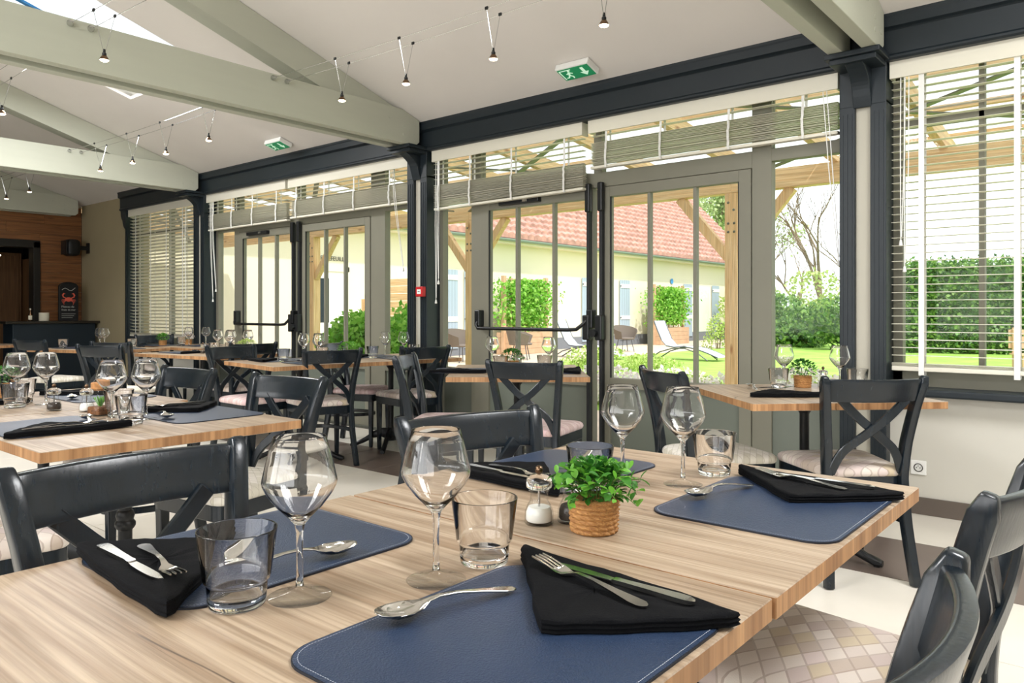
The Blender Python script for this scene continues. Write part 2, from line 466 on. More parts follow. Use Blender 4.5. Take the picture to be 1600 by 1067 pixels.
def slab(x0, x1, y0, y1, sgn=1):
    za, zb = ceil_z(y0), ceil_z(y1)
    if sgn < 0: ya, yb = -y0, -y1
    else: ya, yb = y0, y1
    v = [(x0, ya, za), (x1, ya, za), (x1, yb, zb), (x0, yb, zb), (x0, ya, za + 0.12), (x1, ya, za + 0.12), (x1, yb, zb + 0.12), (x0, yb, zb + 0.12)]
    ce.add(v, [(0, 1, 2, 3), (7, 6, 5, 4), (0, 4, 5, 1), (1, 5, 6, 2), (2, 6, 7, 3), (3, 7, 4, 0)])


wins = [(sk['x0'], sk['x1'], sk['y0'], sk['y1']), (0.2, 1.6, 1.75, 3.1)]
x_prev = XB - 0.1
for (a, b, c0, c1) in wins:
    slab(x_prev, a, 0.0, YF + 0.2); slab(a, b, 0.0, c0); slab(a, b, c1, YF + 0.2); x_prev = b
slab(x_prev, XR, 0.0, YF + 0.2)
wr = (-3.7, -2.1, 1.2, 2.6)
slab(XB - 0.1, wr[0], 0.0, 5.0, -1); slab(wr[0], wr[1], 0.0, wr[2], -1); slab(wr[0], wr[1], wr[3], 5.0, -1); slab(wr[1], XR, 0.0, 5.0, -1)
struct(ce.build('ceiling', 'ceiling_paint'))


def roof_window(n, x0, x1, y0, y1, sgn=1):
    r = empty('roof_window', ((x0 + x1) / 2, 0, 0)); X0, X1 = x0 - r.location.x, x1 - r.location.x
    struct(r); r.name = 'window_%d' % n
    P = lambda x, y, dz: (x, y * sgn, ceil_z(y) + dz)
    t = 0.07
    for (xa, xb, ya, yb) in ((X0, X0 + t, y0, y1), (X1 - t, X1, y0, y1), (X0, X1, y0, y0 + t), (X0, X1, y1 - t, y1)):
        m = MB(); v = [P(xa, ya, .03), P(xb, ya, .03), P(xb, yb, .03), P(xa, yb, .03), P(xa, ya, .16), P(xb, ya, .16), P(xb, yb, .16), P(xa, yb, .16)]
        m.add(v, [(0, 1, 2, 3), (7, 6, 5, 4), (0, 4, 5, 1), (1, 5, 6, 2), (2, 6, 7, 3), (3, 7, 4, 0)]).build('window_frame', 'plastic_white', r)
    m = MB(); v = [P(X0 + t, y0 + t, .11), P(X1 - t, y0 + t, .11), P(X1 - t, y1 - t, .11), P(X0 + t, y1 - t, .11)]
    v += [(a, b, c + 0.012) for a, b, c in v]
    m.add(v, [(0, 1, 2, 3), (7, 6, 5, 4), (0, 4, 5, 1), (1, 5, 6, 2), (2, 6, 7, 3), (3, 7, 4, 0)]).build('pane', 'frosted_pane', r)
    if n == 5:
        xm = X0 + (X1 - X0) * 0.42
        m = MB(); v = [P(xm, y0 + t, .06), P(xm + .045, y0 + t, .06), P(xm + .045, y1 - t, .06), P(xm, y1 - t, .06)]; v += [(a, b, c + 0.02) for a, b, c in v]
        m.add(v, [(0, 1, 2, 3), (7, 6, 5, 4), (0, 4, 5, 1), (1, 5, 6, 2), (2, 6, 7, 3), (3, 7, 4, 0)]).build('blind_guide', 'blue_strip', r)
    return r


roof_window(5, *wins[0]); roof_window(6, *wins[1]); roof_window(7, *wr, sgn=-1)  # the last two are unseen, added to go with the fill lamps

# walls
MB_ = MB
wf = MB()
wf.box(-1.14, XR, YF, YF + 0.25, 0, 0.70)              # under the right-hand window
wf.box(0.95, XR, YF, YF + 0.25, 0.70, 2.62)
wf.box(-10.98, -9.05, YF, YF + 0.25, 0, 0.70)
wf.box(-10.98, XR, YF, YF + 0.25, 2.60, 3.0)
struct(wf.build('wall_front', 'wall_paint'))
mat('wall_taupe', (164, 152, 122), 0.9, var=0.03, vscale=2)  # darker, warmer tone than the other walls
struct(MB().box(XB, -10.98, YF, YF + 0.25, 0, 3.0).build('wall_corner', 'wall_taupe'))   # blank stretch next to the boarded end
struct(MB().box(XR, XR + 0.2, YB, YF + 0.25, 0, 4.6).build('wall_right', 'wall_paint'))
# boarded end wall with doorway
DW0, DW1, DZ = 2.6, 4.19, 2.19
wl = MB(); wl.box(XB - 0.16, XB - 0.02, YB, DW0, 0, 4.6); wl.box(XB - 0.16, XB - 0.02, DW1, YF, 0, 3.2); wl.box(XB - 0.16, XB - 0.02, DW0, DW1, DZ, 4.0)
wall_left = struct(wl.build('wall_left', 'wall_paint'))
ph = 0.145
for k in range(19):
    z0 = k * ph; z1 = z0 + ph - 0.002
    if z0 > 2.78: break
    if z0 < DZ and z1 > 0:
        if z1 <= DZ + 0.02: spans = [(DW1, YF - 0.005)]
        else: spans = [(1.9, DW1), (DW1, YF - 0.005)]
    else: spans = [(1.9, 3.25 + 0.5 * (k % 3)), (3.25 + 0.5 * (k % 3), YF - 0.005)]
    for (a, b) in spans:
        if b - a < 0.05: continue
        d = 0.018 + 0.003 * ((k * 7) % 3)
        zz0 = max(z0, DZ) if a < DW1 - .1 and z0 < DZ < z1 else z0
        MB().box(-0.0, d, -(b - a) / 2 + 0.001, (b - a) / 2 - 0.001, -(z1 - zz0) / 2, (z1 - zz0) / 2).build('plank', 'plank_wall', wall_left, bevel=0.0015, seg=1, loc=(XB - 0.02, (a + b) / 2, (zz0 + z1) / 2))
# dark door lining and the pantry seen through it
dr = struct(empty('door_3', (XB, (DW0 + DW1) / 2, 0)))
hw = (DW1 - DW0) / 2
MB().box(-0.18, 0.03, hw - 0.09, hw, 0, DZ).build('door_jamb', 'door_dark', dr, bevel=0.004)
MB().box(-0.18, 0.03, -hw, -hw + 0.09, 0, DZ).build('door_jamb', 'door_dark', dr, bevel=0.004)
MB().box(-0.18, 0.03, -hw, hw, DZ - 0.09, DZ + 0.02).build('door_head', 'door_dark', dr, bevel=0.004)
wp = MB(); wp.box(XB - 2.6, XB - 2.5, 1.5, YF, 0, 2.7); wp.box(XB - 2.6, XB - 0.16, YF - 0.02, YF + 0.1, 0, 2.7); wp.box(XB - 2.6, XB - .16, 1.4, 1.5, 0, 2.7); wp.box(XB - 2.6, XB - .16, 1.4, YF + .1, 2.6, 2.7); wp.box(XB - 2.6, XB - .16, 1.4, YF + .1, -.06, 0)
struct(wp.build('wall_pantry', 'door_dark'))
cb = empty('tall_cupboard', (XB - 1.6, 3.86, 0)); tag(cb, 'tall brown wooden cupboard inside the dark doorway of the boarded wall', 'cupboard')
MB().box(-0.3, 0.28, -0.5, 0.5, 0.02, 2.1).build('body', 'cupboard_wood', cb, bevel=0.004)
MB().box(0.28, 0.30, -0.46, 0.46, 0.08, 2.05).build('door', 'cupboard_wood', cb, bevel=0.004)
sh = empty('open_shelf', (XB - 1.2, 4.53, 0)); tag(sh, 'narrow open wooden shelf unit right of the cupboard inside the doorway', 'shelf')
MB().box(-0.2, 0.2, -0.15, -0.125, 0, 2.0).build('side_panel', 'cupboard_wood', sh); MB().box(-0.2, 0.2, 0.125, 0.15, 0, 2.0).build('side_panel', 'cupboard_wood', sh)
for z in (0.75, 1.18, 1.36, 1.98): MB().box(-0.2, 0.2, -0.125, 0.125, z, z + 0.025).build('shelf_board', 'truss_paint', sh)
MB().box(-0.2, -0.185, -0.125, 0.125, 0, 2.0).build('back_panel', 'cupboard_wood', sh)
# unseen rear front: openings bring light in, solid left stretch dims the far corner
struct(MB().box(XB, XR, YB - 0.12, YB, 0, 0.62).box(XB, -6.6, YB - 0.12, YB, 0.62, 2.6).box(XB, XR, YB - 0.12, YB, 2.6, 3.0).build('wall_rear', 'wall_paint'))
for i in range(9):
    x = XB + 0.06 + i * 2.03
    if x < -6.6: continue
    struct(MB().box(x - 0.06, x + 0.06, YB - 0.1, YB, 0.62, 2.6).build('trim_%d' % (20 + i), 'frame_alu'))
bbs = struct(empty('baseboard_front', (0, YF, 0)))
for k in range(8):
    x0 = -1.13 + k * 0.6
    MB().box(-0.2985, 0.2985, -0.012, 0, 0, 0.097).build('baseboard_tile', 'baseboard_tile', bbs, bevel=0.001, seg=1, loc=(x0 + 0.3, 0, 0))
bbl = struct(empty('baseboard_left', (-11.8, YF, 0)))
for k in range(3): MB().box(-0.2985, 0.2985, -0.012, 0, 0, 0.097).build('baseboard_tile', 'baseboard_tile', bbl, bevel=0.001, seg=1, loc=(-0.55 + k * 0.6, 0, 0))

# ------------------------------------------------------------------ dark fascia beam, posts, corbels
BY = 4.68
beam = MB()
prof = [(0.0, 2.570), (-0.012, 2.580), (-0.012, 2.592), (0.0, 2.605), (0.0, 2.735), (-0.008, 2.742), (-0.03, 2.752), (-0.03, 2.80), (-0.035, 2.81), (-0.035, 2.83), (0.12, 2.83), (0.12, 2.57)]
x_a, x_b = -11.12, XR
beam.loft([[(x_a, BY + p, z) for p, z in prof], [(x_b, BY + p, z) for p, z in prof]])
struct(beam.build('trim_1', 'dark_paint'))
# curved end bracket of the fascia at the far window
eb = [(-11.12, 2.572), (-11.115, 2.50), (-11.09, 2.455), (-11.06, 2.43), (-11.055, 2.40), (-11.04, 2.36), (-11.01, 2.325), (-10.965, 2.30), (-10.955, 2.572)]
struct(MB().loft([[(x, BY + 0.01, z) for x, z in eb], [(x, BY + 0.10, z) for x, z in eb]]).build('trim_6', 'dark_paint'))
struct(MB().box(-11.0, -10.955, BY + 0.04, YF + 0.08, 0.70, 2.36).build('trim_7', 'dark_paint'))
posts = [(-1.263, 'right'), (-5.03, 'middle'), (-8.93, 'far')]
for i, (px, nm) in enumerate(posts):
    r = struct(empty('trim_%d' % (2 + i), (px, 4.70, 0)))
    for s in (-1, 1):
        m = MB(); xa, xb = sorted((s * 0.042, s * 0.128))
        m.box(xa, xb, -0.01, 0.2, 0, 2.36)
        m.build('pilaster', 'dark_paint', r, bevel=0.004)
        for k in range(3):
            xx = xa + 0.018 + k * 0.025
            MB().box(xx - 0.004, xx + 0.004, -0.0135, -0.009, 0.08, 2.30).build('reed', 'dark_paint', r)
    MB().box(-0.042, 0.042, 0.02, 0.2, 0.0, 2.36).build('post_panel', 'column_paint', r)
    MB().box(-0.128, 0.128, -0.012, 0.2, 2.34, 2.575).build('post_head', 'dark_paint', r, bevel=0.004)
    m = MB(); cu = []
    for t in np.linspace(0, 1, 12):
        y = -0.012 - 0.17 * (t ** 1.0) ** 2.2 - 0.012 * math.sin(t * PI * 2); z = 2.33 + 0.215 * t
        cu.append((y, z))
    loop0 = [(-0.05, y, z) for y, z in cu] + [(-0.05, 0.0, 2.545), (-0.05, 0.0, 2.33)]
    loop1 = [(0.05, y, z) for y, z in cu] + [(0.05, 0.0, 2.545), (0.05, 0.0, 2.33)]
    m.loft([loop0, loop1]); m.build('corbel', 'dark_paint', r, bevel=0.004)
    MB().box(-0.125, 0.125, -0.215, 0.0, 2.545, 2.575).build('corbel_plate', 'dark_paint', r, bevel=0.004)
    MB().box(-0.15, 0.15, -0.24, 0.0, 2.575, 2.605).build('corbel_cap', 'dark_paint', r, bevel=0.006)
    MB().box(-0.14, 0.14, -0.02, 0.2, 0, 0.10).build('post_base', 'dark_paint', r, bevel=0.003)

# ------------------------------------------------------------------ roof trusses (two boards with a gap, rafter between)
TX = [(-1.26, 'truss over the right-hand post'), (-5.05, 'truss crossing the upper left'), (-8.93, 'second truss, behind the first'), (-12.55, 'truss against the boarded end wall')]
for i, (x, nm) in enumerate(TX):
    r = empty('roof_truss', (x, 0, 0))
    tag(r, ['pale green-grey double-board roof truss at the top right corner', 'big pale green-grey double-board roof truss crossing the upper left', 'smaller pale green-grey roof truss behind the big one', 'farthest pale roof truss, against the boarded wall'][i], 'roof truss', 'roof trusses')
    for s in (-1, 1):
        xa, xb = sorted((s * 0.05, s * 0.13))
        m = MB(); y1 = 4.62
        poly = [(-y1, 2.61), (y1 - 0.04, 2.605), (y1, 2.64), (y1, ceil_z(y1) - 0.005), (4.42, 2.895), (-4.42, 2.895), (-y1, ceil_z(y1) - 0.005)]
        m.loft([[(xa, y, z) for y, z in poly], [(xb, y, z) for y, z in poly]]); m.build('tie_board', 'truss_paint', r, bevel=0.004)
        m = MB()
        b = [(y, z) for y, z in ((4.60, ceil_z(4.60) - 0.004), (0.0, ceil_z(0) - 0.004), (0.0, ceil_z(0) - 0.30), (3.5, 2.90), (4.42, 2.88))]
    for sg in (-1, 1):
        m = MB(); b = [(4.60 * sg, ceil_z(4.60) - 0.004), (0.0, ceil_z(0) - 0.004), (0.0, ceil_z(0) - 0.25), (3.72 * sg, ceil_z(3.72) - 0.24), (4.5 * sg, 2.76)]
        m.loft([[(-0.085 if sg else 0, y, z) for y, z in b], [(0.085, y, z) for y, z in b]]); m.build('rafter', 'truss_paint', r)
    for (yy, zz) in ((4.28, 2.80), (4.44, 2.75), (4.44, 2.68), (4.56, 2.70)):
        MB().tube([(0.129, yy, zz), (0.134, yy, zz)], 0.014, 12).build('bolt_cap', 'truss_paint', r)


# ================================================================== glazed bays
def hframe(root, name, x0, x1, z0, z1, y0, y1, m='frame_alu', bevel=0.002):
    return MB().box(x0, x1, y0, y1, z0, z1).build(name, m, root, bevel=bevel, seg=1)


def pane(root, x0, x1, z0, z1, y=4.885):
    return MB().box(x0, x1, y - 0.003, y + 0.003, z0, z1).build('pane', 'window_glass', root)


FY0, FY1 = 4.85, 4.92


def leaf(n, x0, x1, gx0, gx1, bars, hinge_left):
    r = struct(empty('door_%d' % n, ((x0 + x1) / 2, 0, 0))); o = r.location.x
    x0 -= o; x1 -= o; gx0 -= o; gx1 -= o
    y0, y1 = 4.84, 4.90
    hframe(r, 'stile', x0, gx0, 0.02, 2.085, y0, y1); hframe(r, 'stile', gx1, x1, 0.02, 2.085, y0, y1)
    hframe(r, 'top_rail', gx0, gx1, 2.009, 2.085, y0, y1)
    hframe(r, 'middle_rail', gx0, gx1, 0.575, 0.65, y0, y1)
    hframe(r, 'bottom_rail', gx0, gx1, 0.02, 0.13, y0, y1)
    MB().box(gx0, gx1, 4.862, 4.89, 0.13, 0.575).build('door_panel', 'panel_alu', r)
    for b in bars:
        MB().box(b - o - 0.012, b - o + 0.012, 4.852, 4.892, 0.65, 2.009).build('glazing_bar', 'frame_alu', r)
    for a, b in zip([gx0] + [v - o for v in bars], [v - o for v in bars] + [gx1]):
        MB().box(a, b, 4.869, 4.875, 0.65, 2.009).build('pane', 'window_glass', r)
    for (a, b, c0, c1) in ((gx0, gx0 + .008, .65, 2.009), (gx1 - .008, gx1, .65, 2.009)):
        MB().box(a, b, 4.845, 4.858, c0, c1).build('gasket', 'gasket', r)
    return r


def push_bar(root, x0, x1, side_l):
    m = MB(); y = 4.76
    pts = [(x0 + 0.02, 4.80, 1.08), (x0 + 0.02, y + 0.015, 1.03), (x0 + 0.05, y, 1.005), (x0 + 0.12, y, 1.005), (x1 - 0.2, y, 1.005), (x1 - 0.12, y, 1.01), (x1 - 0.06, y + 0.005, 1.05), (x1 - 0.02, y + 0.03, 1.10)]
    m.tube(pts, 0.015, 10).build('push_bar', 'black_metal', root, smooth=True)
    for xx in (x0 + 0.02, x1 - 0.015):
        MB().box(xx - 0.028, xx + 0.028, 4.775, 4.842, 1.02, 1.16).build('bar_bracket', 'black_metal', root, bevel=0.008)


def bay(idx, xl, xr, sl, dl, dr_, sr, m1, gl, gr, bl, br):
    """xl..xr clear opening; sl/sr side lights, dl/dr door leaves"""
    r = struct(empty('window_%d' % idx, ((xl + xr) / 2, 0, 0))); o = r.location.x
    F = lambda n, a, b, z0, z1, y0=FY0, y1=FY1, m='frame_alu': hframe(r, n, a - o, b - o, z0, z1, y0, y1, m)
    F('jamb', xl, sl[0], 0, 2.62); F('jamb', sr[1], xr, 0, 2.62)
    F('mullion', sl[1], dl[0], 0, 2.62); F('mullion', dr_[1], sr[0], 0, 2.62)
    F('transom_rail', dl[0], dr_[1], 2.09, 2.20); F('transom_rail', sl[0], sl[1], 2.12, 2.20); F('transom_rail', sr[0], sr[1], 2.12, 2.20)
    xm = (dl[1] + dr_[0]) / 2
    F('transom_post', xm - 0.035, xm + 0.035, 2.20, 2.62)
    F('head', sl[0], sr[1], 2.585, 2.62)
    for (a, b) in (sl, sr):
        F('side_rail', a, b, 0.575, 0.65); F('side_rail', a, b, 0.0, 0.12)
        MB().box(a - o, b - o, 4.87, 4.90, 0.12, 0.575).build('side_panel', 'panel_alu', r)
        pane(r, a - o, b - o, 0.65, 2.12)
        pane(r, a - o, b - o, 2.20, 2.585)
    pane(r, dl[0] - o, xm - .035 - o, 2.20, 2.585); pane(r, xm + .035 - o, dr_[1] - o, 2.20, 2.585)
    F('threshold', sl[1], sr[0], -0.004, 0.018, 4.83, 4.93, 'galvanised')
    a = leaf(m1, dl[0] + 0.004, dl[1], gl[0], gl[1], bl, True)
    b = leaf(m1 + 10, dr_[0], dr_[1] - 0.004, gr[0], gr[1], br, False)
    ax = a.location.x; bx = b.location.x
    push_bar(a, dl[0] - ax, dl[1] - ax + 0.02, True)
    # shoot bolts on the meeting stiles
    for (rt, xx) in ((a, dl[1] - ax - 0.022), (b, dr_[0] - bx + 0.022)):
        MB().box(xx - 0.014, xx + 0.014, 4.80, 4.842, 0.05, 2.10).build('bolt_rod', 'gasket', rt, bevel=0.006)
        MB().box(xx - 0.022, xx + 0.022, 4.785, 4.83, 1.90, 2.12).build('bolt_housing', 'black_metal', rt, bevel=0.010)
        MB().box(xx - 0.03, xx + 0.03, 4.765, 4.83, 0.93, 1.12).build('lock_case', 'black_metal', rt, bevel=0.010)
    MB().tube([(dr_[0] - bx - 0.008, 4.765, 0.985), (dr_[0] - bx - 0.008, 4.73, 0.985)], 0.03, 16).build('lock_knob', 'black_metal', b, smooth=True)
    x = (gl[0] + gl[1]) / 2 - ax - 0.1
    MB().box(x - 0.26, x + 0.16, 4.795, 4.84, 2.03, 2.07).build('door_closer', 'black_metal', a, bevel=0.006)
    MB().box(x + 0.0, x + 0.05, 4.79, 4.797, 2.04, 2.06).build('closer_badge', 'chrome', a)
    return r


bay(1, -4.90, -1.40, (-4.86, -4.51), (-4.40, -3.235), (-3.165, -1.99), (-1.86, -1.42), 1, (-4.302, -3.285), (-3.086, -2.077), (-4.00, -3.62), (-2.76, -2.40))
bay(2, -8.82, -5.15, (-8.75, -8.38), (-8.27, -7.10), (-7.03, -5.86), (-5.65, -5.24), 2, (-8.19, -7.16), (-6.94, -5.94), (-7.86, -7.52), (-6.61, -6.28))


def plain_window(idx, x0, x1, mull, zt=2.235):
    r = struct(empty('window_%d' % idx, ((x0 + x1) / 2, 0, 0))); o = r.location.x
    F = lambda n, a, b, z0, z1, m='frame_alu': hframe(r, n, a - o, b - o, z0, z1, FY0, FY1, m)
    F('jamb', x0, x0 + 0.065, 0.72, 2.62); F('jamb', x1 - 0.065, x1, 0.72, 2.62)
    F('head', x0, x1, 2.56, 2.62); F('bottom_rail', x0, x1, 0.70, 0.80)
    F('transom_rail', x0 + 0.065, x1 - 0.065, zt - 0.022, zt + 0.022)
    xs = [x0 + 0.065] + mull + [x1 - 0.065]
    for q in mull: F('mullion', q - 0.014, q + 0.014, 0.80, 2.56)
    for a, b in zip(xs[:-1], xs[1:]):
        pane(r, a - o, b - o, 0.80, zt - 0.022); pane(r, a - o, b - o, zt + 0.022, 2.56)
    MB().box(x0 - 0.06 - o, x1 + 0.06 - o, 4.665, 4.87, 0.672, 0.715).build('window_sill', 'dark_paint', r, bevel=0.010)
    MB().box(x0 - 0.02 - o, x0 + 0.012 - o, 4.70, 4.85, 0.715, 2.575).build('reveal_lining', 'dark_paint', r)
    return r


plain_window(3, -1.150, 0.95, [-0.691, 0.12])
plain_window(4, -10.98, -9.06, [-10.0])


# ------------------------------------------------------------------ venetian blinds
slat_cache = {}


def slat_mesh(w, depth=0.048):
    k = (round(w, 3), depth)
    if k not in slat_cache:
        m = MB(); n = 4
        top = [((-w / 2), -depth / 2 + depth * i / n, 0.002 * (1 - (2 * i / n - 1) ** 2)) for i in range(n + 1)]
        lp = lambda x: [(x, y, z + 0.001) for _, y, z in top] + [(x, y, z - 0.001) for _, y, z in reversed(top)]
        m.loft([lp(-w / 2), lp(w / 2)]); o = m.build('slat', 'blind_slat'); slat_cache[k] = o.data; bpy.data.objects.remove(o)
    return slat_cache[k]


def blind(x0, x1, z_low, n_slats, tapes, label, raised, z_head=(2.475, 2.575), y=4.765, tilt=0.0, lower_left=0.0):
    """raised: z at which the gathered pack of slats begins; None = lowered"""
    w = x1 - x0; r = empty('venetian_blind', ((x0 + x1) / 2, y, z_head[1])); tag(r, label, 'window blind', 'white venetian blinds of the garden front')
    zt = z_head[1]
    MB().box(-w / 2, w / 2, -0.045, -0.030, z_head[0] - zt, -0.0).box(-w / 2, -w / 2 + 0.012, -0.03, 0.04, z_head[0] - zt, 0).box(w / 2 - 0.012, w / 2, -0.03, 0.04, z_head[0] - zt, 0).build('valance', 'blind_white', r)
    MB().box(-w / 2 + 0.012, w / 2 - 0.012, -0.025, 0.03, z_head[0] + 0.045 - zt, -0.005).build('head_rail', 'blind_white', r)
    me = slat_mesh(w - 0.012)

    def slat(z, ang, yj=0.0, skew=0.0):
        o = bpy.data.objects.new('slat', me); C.objects.link(o); o.parent = r
        o.location = (0, yj, z - zt); o.rotation_euler = (ang, skew, 0)
    sk_ = math.atan2(lower_left, w)
    if raised is None:
        n = n_slats; zs = np.linspace(z_head[0] - 0.015, z_low + 0.05, n)
        for z in zs: slat(z, tilt)
        zp = z_low + 0.02
        MB().box(-w / 2 + .006, w / 2 - .006, -0.026, 0.026, zp - 0.012 - zt, zp + 0.014 - zt).build('bottom_rail', 'blind_white', r, bevel=0.004)
        for q in range(3): slat(zp + 0.018 + q * 0.006, 0.0)
    else:
        zc = z_head[0] - 0.02
        while zc > raised + 0.03:
            slat(zc, tilt); zc -= 0.045
        pitch = (raised - z_low - 0.02) / n_slats
        for q in range(n_slats):
            slat(raised - q * pitch, random.uniform(-0.09, 0.09), random.uniform(-0.003, 0.003) + 0.005 * (q % 2), sk_ * (q / n_slats))
        m = MB(); m.box(-w / 2 + .006, w / 2 - .006, -0.026, 0.026, -0.010, 0.010)
        o = m.build('bottom_rail', 'blind_white', r, bevel=0.004, loc=(0, 0, z_low + 0.006 - zt)); o.rotation_euler = (0, sk_, 0)
    for t in tapes:
        tx = t - (x0 + x1) / 2
        zb = (z_low - 0.005 + lower_left * (0.5 - (tx + w / 2) / w)) if raised is not None else z_low - 0.01
        hwid = 0.0085 if x0 < -5 or raised is not None else 0.014
        m = MB()
        if raised is None:
            m.box(tx - hwid, tx + hwid, -0.031, -0.029, z_low - zt - 0.012, z_head[0] - zt + 0.02)
            m.box(tx - hwid, tx + hwid, 0.029, 0.031, z_low - zt - 0.012, z_head[0] - zt + 0.02)
            m.box(tx - hwid, tx + hwid, -0.031, 0.031, z_low - zt - 0.014, z_low - zt - 0.011)
            m.build('ladder_tape', 'blind_tape', r)
        else:
            m.box(tx - hwid, tx + hwid, -0.031, -0.029, raised - zt, z_head[0] - zt + 0.02)
            m.box(tx - hwid, tx + hwid, 0.029, 0.031, raised - zt, z_head[0] - zt + 0.02)
            ps = []
            for q in range(9):
                f = q / 8; ps.append((tx + random.uniform(-.003, .003), -0.033 - 0.007 * math.sin(f * PI) - 0.004 * (q % 2), raised + (zb - raised) * f - zt))
            m.tube(ps, 0.0085, 6); m.build('ladder_tape', 'blind_tape', r)
    return r


b1 = blind(-4.87, -3.255, 2.06, 21, [-4.80, -4.42, -3.96, -3.43], 'white venetian blind pulled up above the door with the push bar, middle bay', 2.265, lower_left=-0.02)
b2 = blind(-3.20, -1.41, 2.215, 19, [-3.05, -2.60, -2.10, -1.62], 'white venetian blind pulled up highest, left of the right-hand post', 2.40)
b3 = blind(-8.80, -7.13, 2.135, 19, [-8.66, -8.24, -7.80, -7.32], 'white venetian blind pulled up, left half of the far door bay', 2.325)
b4 = blind(-7.08, -5.18, 2.15, 19, [-6.95, -6.46, -5.98, -5.45], 'white venetian blind pulled up, right half of the far door bay', 2.335)
b5 = blind(-1.125, 0.93, 0.80, 37, [-0.965, -0.515, -0.10, 0.35, 0.78], 'white venetian blind let down over the right-hand window', None, y=4.765, tilt=0.0)
b6 = blind(-10.95, -9.085, 0.80, 37, [-10.75, -10.30, -9.86, -9.42], 'white venetian blind let down over the far left window', None, tilt=-0.35)


def cord(parent, pts, r=0.003, name='pull_cord'):
    MB().tube(pts, r, 5).build(name, 'blind_tape', parent)


def pull(b, x, z_end, sway=0.05):
    o = b.location; p = [(x - o.x, -0.03, -0.1), (x - o.x + sway * .4, -0.04, (z_end - o.z) * .5), (x - o.x + sway, -0.03, z_end - o.z)]
    cord(b, p); cord(b, [(a + 0.022, y_, z) for a, y_, z in p[:2]] + [(p[2][0] + 0.004, p[2][1], p[2][2] + 0.02)])
    e = p[2]; MB().lathe([(0, 0.035), (0.006, 0.03), (0.011, 0.0), (0, -0.004)], 10, (e[0], e[1], e[2] - 0.03)).build('cord_knob', 'blind_tape', b, smooth=True)


pull(b1, -4.83, 1.25, 0.0); pull(b1, -4.81, 1.42, 0.01); pull(b2, -1.50, 1.45, 0.09); pull(b3, -8.74, 1.30, 0.07); pull(b3, -8.70, 1.42, 0.10); pull(b4, -5.42, 1.55, 0.16); pull(b5, -1.07, 1.55, 0.0); pull(b5, -1.05, 1.40, 0.0); pull(b6, -9.35, 1.35, 0.01)

# ================================================================== small wall and ceiling things
# spot lamps on stretched cables


def lamp_proto():
    r = empty('cable_spot_lamp')
    for s in (-1, 1):
        MB().tube([(0, s * 0.058, 0.0), (0, s * 0.006, -0.215)], 0.0018, 5).build('wire_arm', 'chrome', r)
        MB().box(-0.010, 0.010, s * 0.058 - 0.004, s * 0.058 + 0.004, -0.006, 0.010).build('cable_clip', 'black_metal', r)
    MB().lathe([(0, -0.205), (0.006, -0.205), (0.008, -0.225), (0.012, -0.228), (0.012, -0.24), (0.008, -0.244), (0, -0.244)], 12).build('lamp_socket', 'black_metal', r, smooth=True)
    MB().lathe([(0.009, -0.240), (0.014, -0.244), (0.022, -0.256), (0.0255, -0.268), (0.0245, -0.268), (0.021, -0.257), (0.012, -0.246), (0.008, -0.242)], 18).build('reflector', 'bronze', r, smooth=True)
    MB().lathe([(0, -0.276), (0.012, -0.2755), (0.020, -0.272), (0.0242, -0.2665), (0.022, -0.258), (0, -0.254)], 18).build('bulb', 'bulb', r, smooth=True)
    return Proto(r)


LP = lamp_proto()
runs = [  # y centre, x from, x to, lamp xs, words
    (3.21, -4.92, -1.40, (-4.18, -3.54, -2.816, -2.08), 'cable between the big truss and the top right truss'),
    (3.24, -8.80, -5.19, (-8.15, -7.42, -6.75, -6.0), 'cable between the second truss and the big truss'),
    (1.84, -4.92, -1.40, (-4.576,), 'cable in front of the big truss at the top left'),
    (1.84, -8.80, -5.19, (-6.315,), 'cable behind the big truss at the left edge'),
    (3.24, -12.42, -9.07, (-10.95, -10.15), 'cable in front of the boarded wall')]
ordn = ['first', 'second', 'third', 'fourth']
for ri, (yc, xa, xb, xs, words) in enumerate(runs):
    zc = 2.86
    sag = lambda x: zc - 0.03 * math.sin(PI * (x - xa) / (xb - xa))
    for k, s in enumerate((-1, 1)):
        c = MB().tube([(x, yc + s * 0.058, sag(x)) for x in np.linspace(xa, xb, 14)], 0.0022, 5).build('lamp_cable', 'chrome')
        tag(c, ('left-hand' if s < 0 else 'right-hand') + ' steel ' + words, 'cable', 'stretched lamp cables')
        for xe in (xa, xb):
            MB().lathe([(0, 0), (0.018, 0.002), (0.02, 0.012), (0.012, 0.03), (0.006, 0.05), (0, 0.05)], 12).build('cable_anchor', 'chrome', c, smooth=True, loc=None).matrix_local = Matrix.Translation((xe, yc + s * 0.058, zc)) @ Matrix.Rotation(PI / 2 if xe == xa else -PI / 2, 4, 'Y')
    for k, x in enumerate(xs):
        LP.put((x, yc, sag(x)), 0, ('%s lit spot lamp on the ' % ordn[k] if len(xs) > 1 else 'lit spot lamp on the ') + words, 'lamp', 'cable spot lamps')
for (x, y) in ((-4.18, 3.21), (-3.54, 3.21), (-2.816, 3.21), (-2.08, 3.21), (-8.15, 3.24), (-7.42, 3.24), (-6.75, 3.24), (-6.0, 3.24), (-10.95, 3.24), (-10.15, 3.24), (-4.576, 1.84)):
    d = bpy.data.lights.new('spot_glow', 'SPOT'); o = bpy.data.objects.new('spot_glow', d); C.objects.link(o)
    d.energy = 9; d.color = (1.0, 0.78, 0.5); d.spot_size = 2.2; d.spot_blend = 0.6; d.shadow_soft_size = 0.02; o.location = (x, y, 2.575)


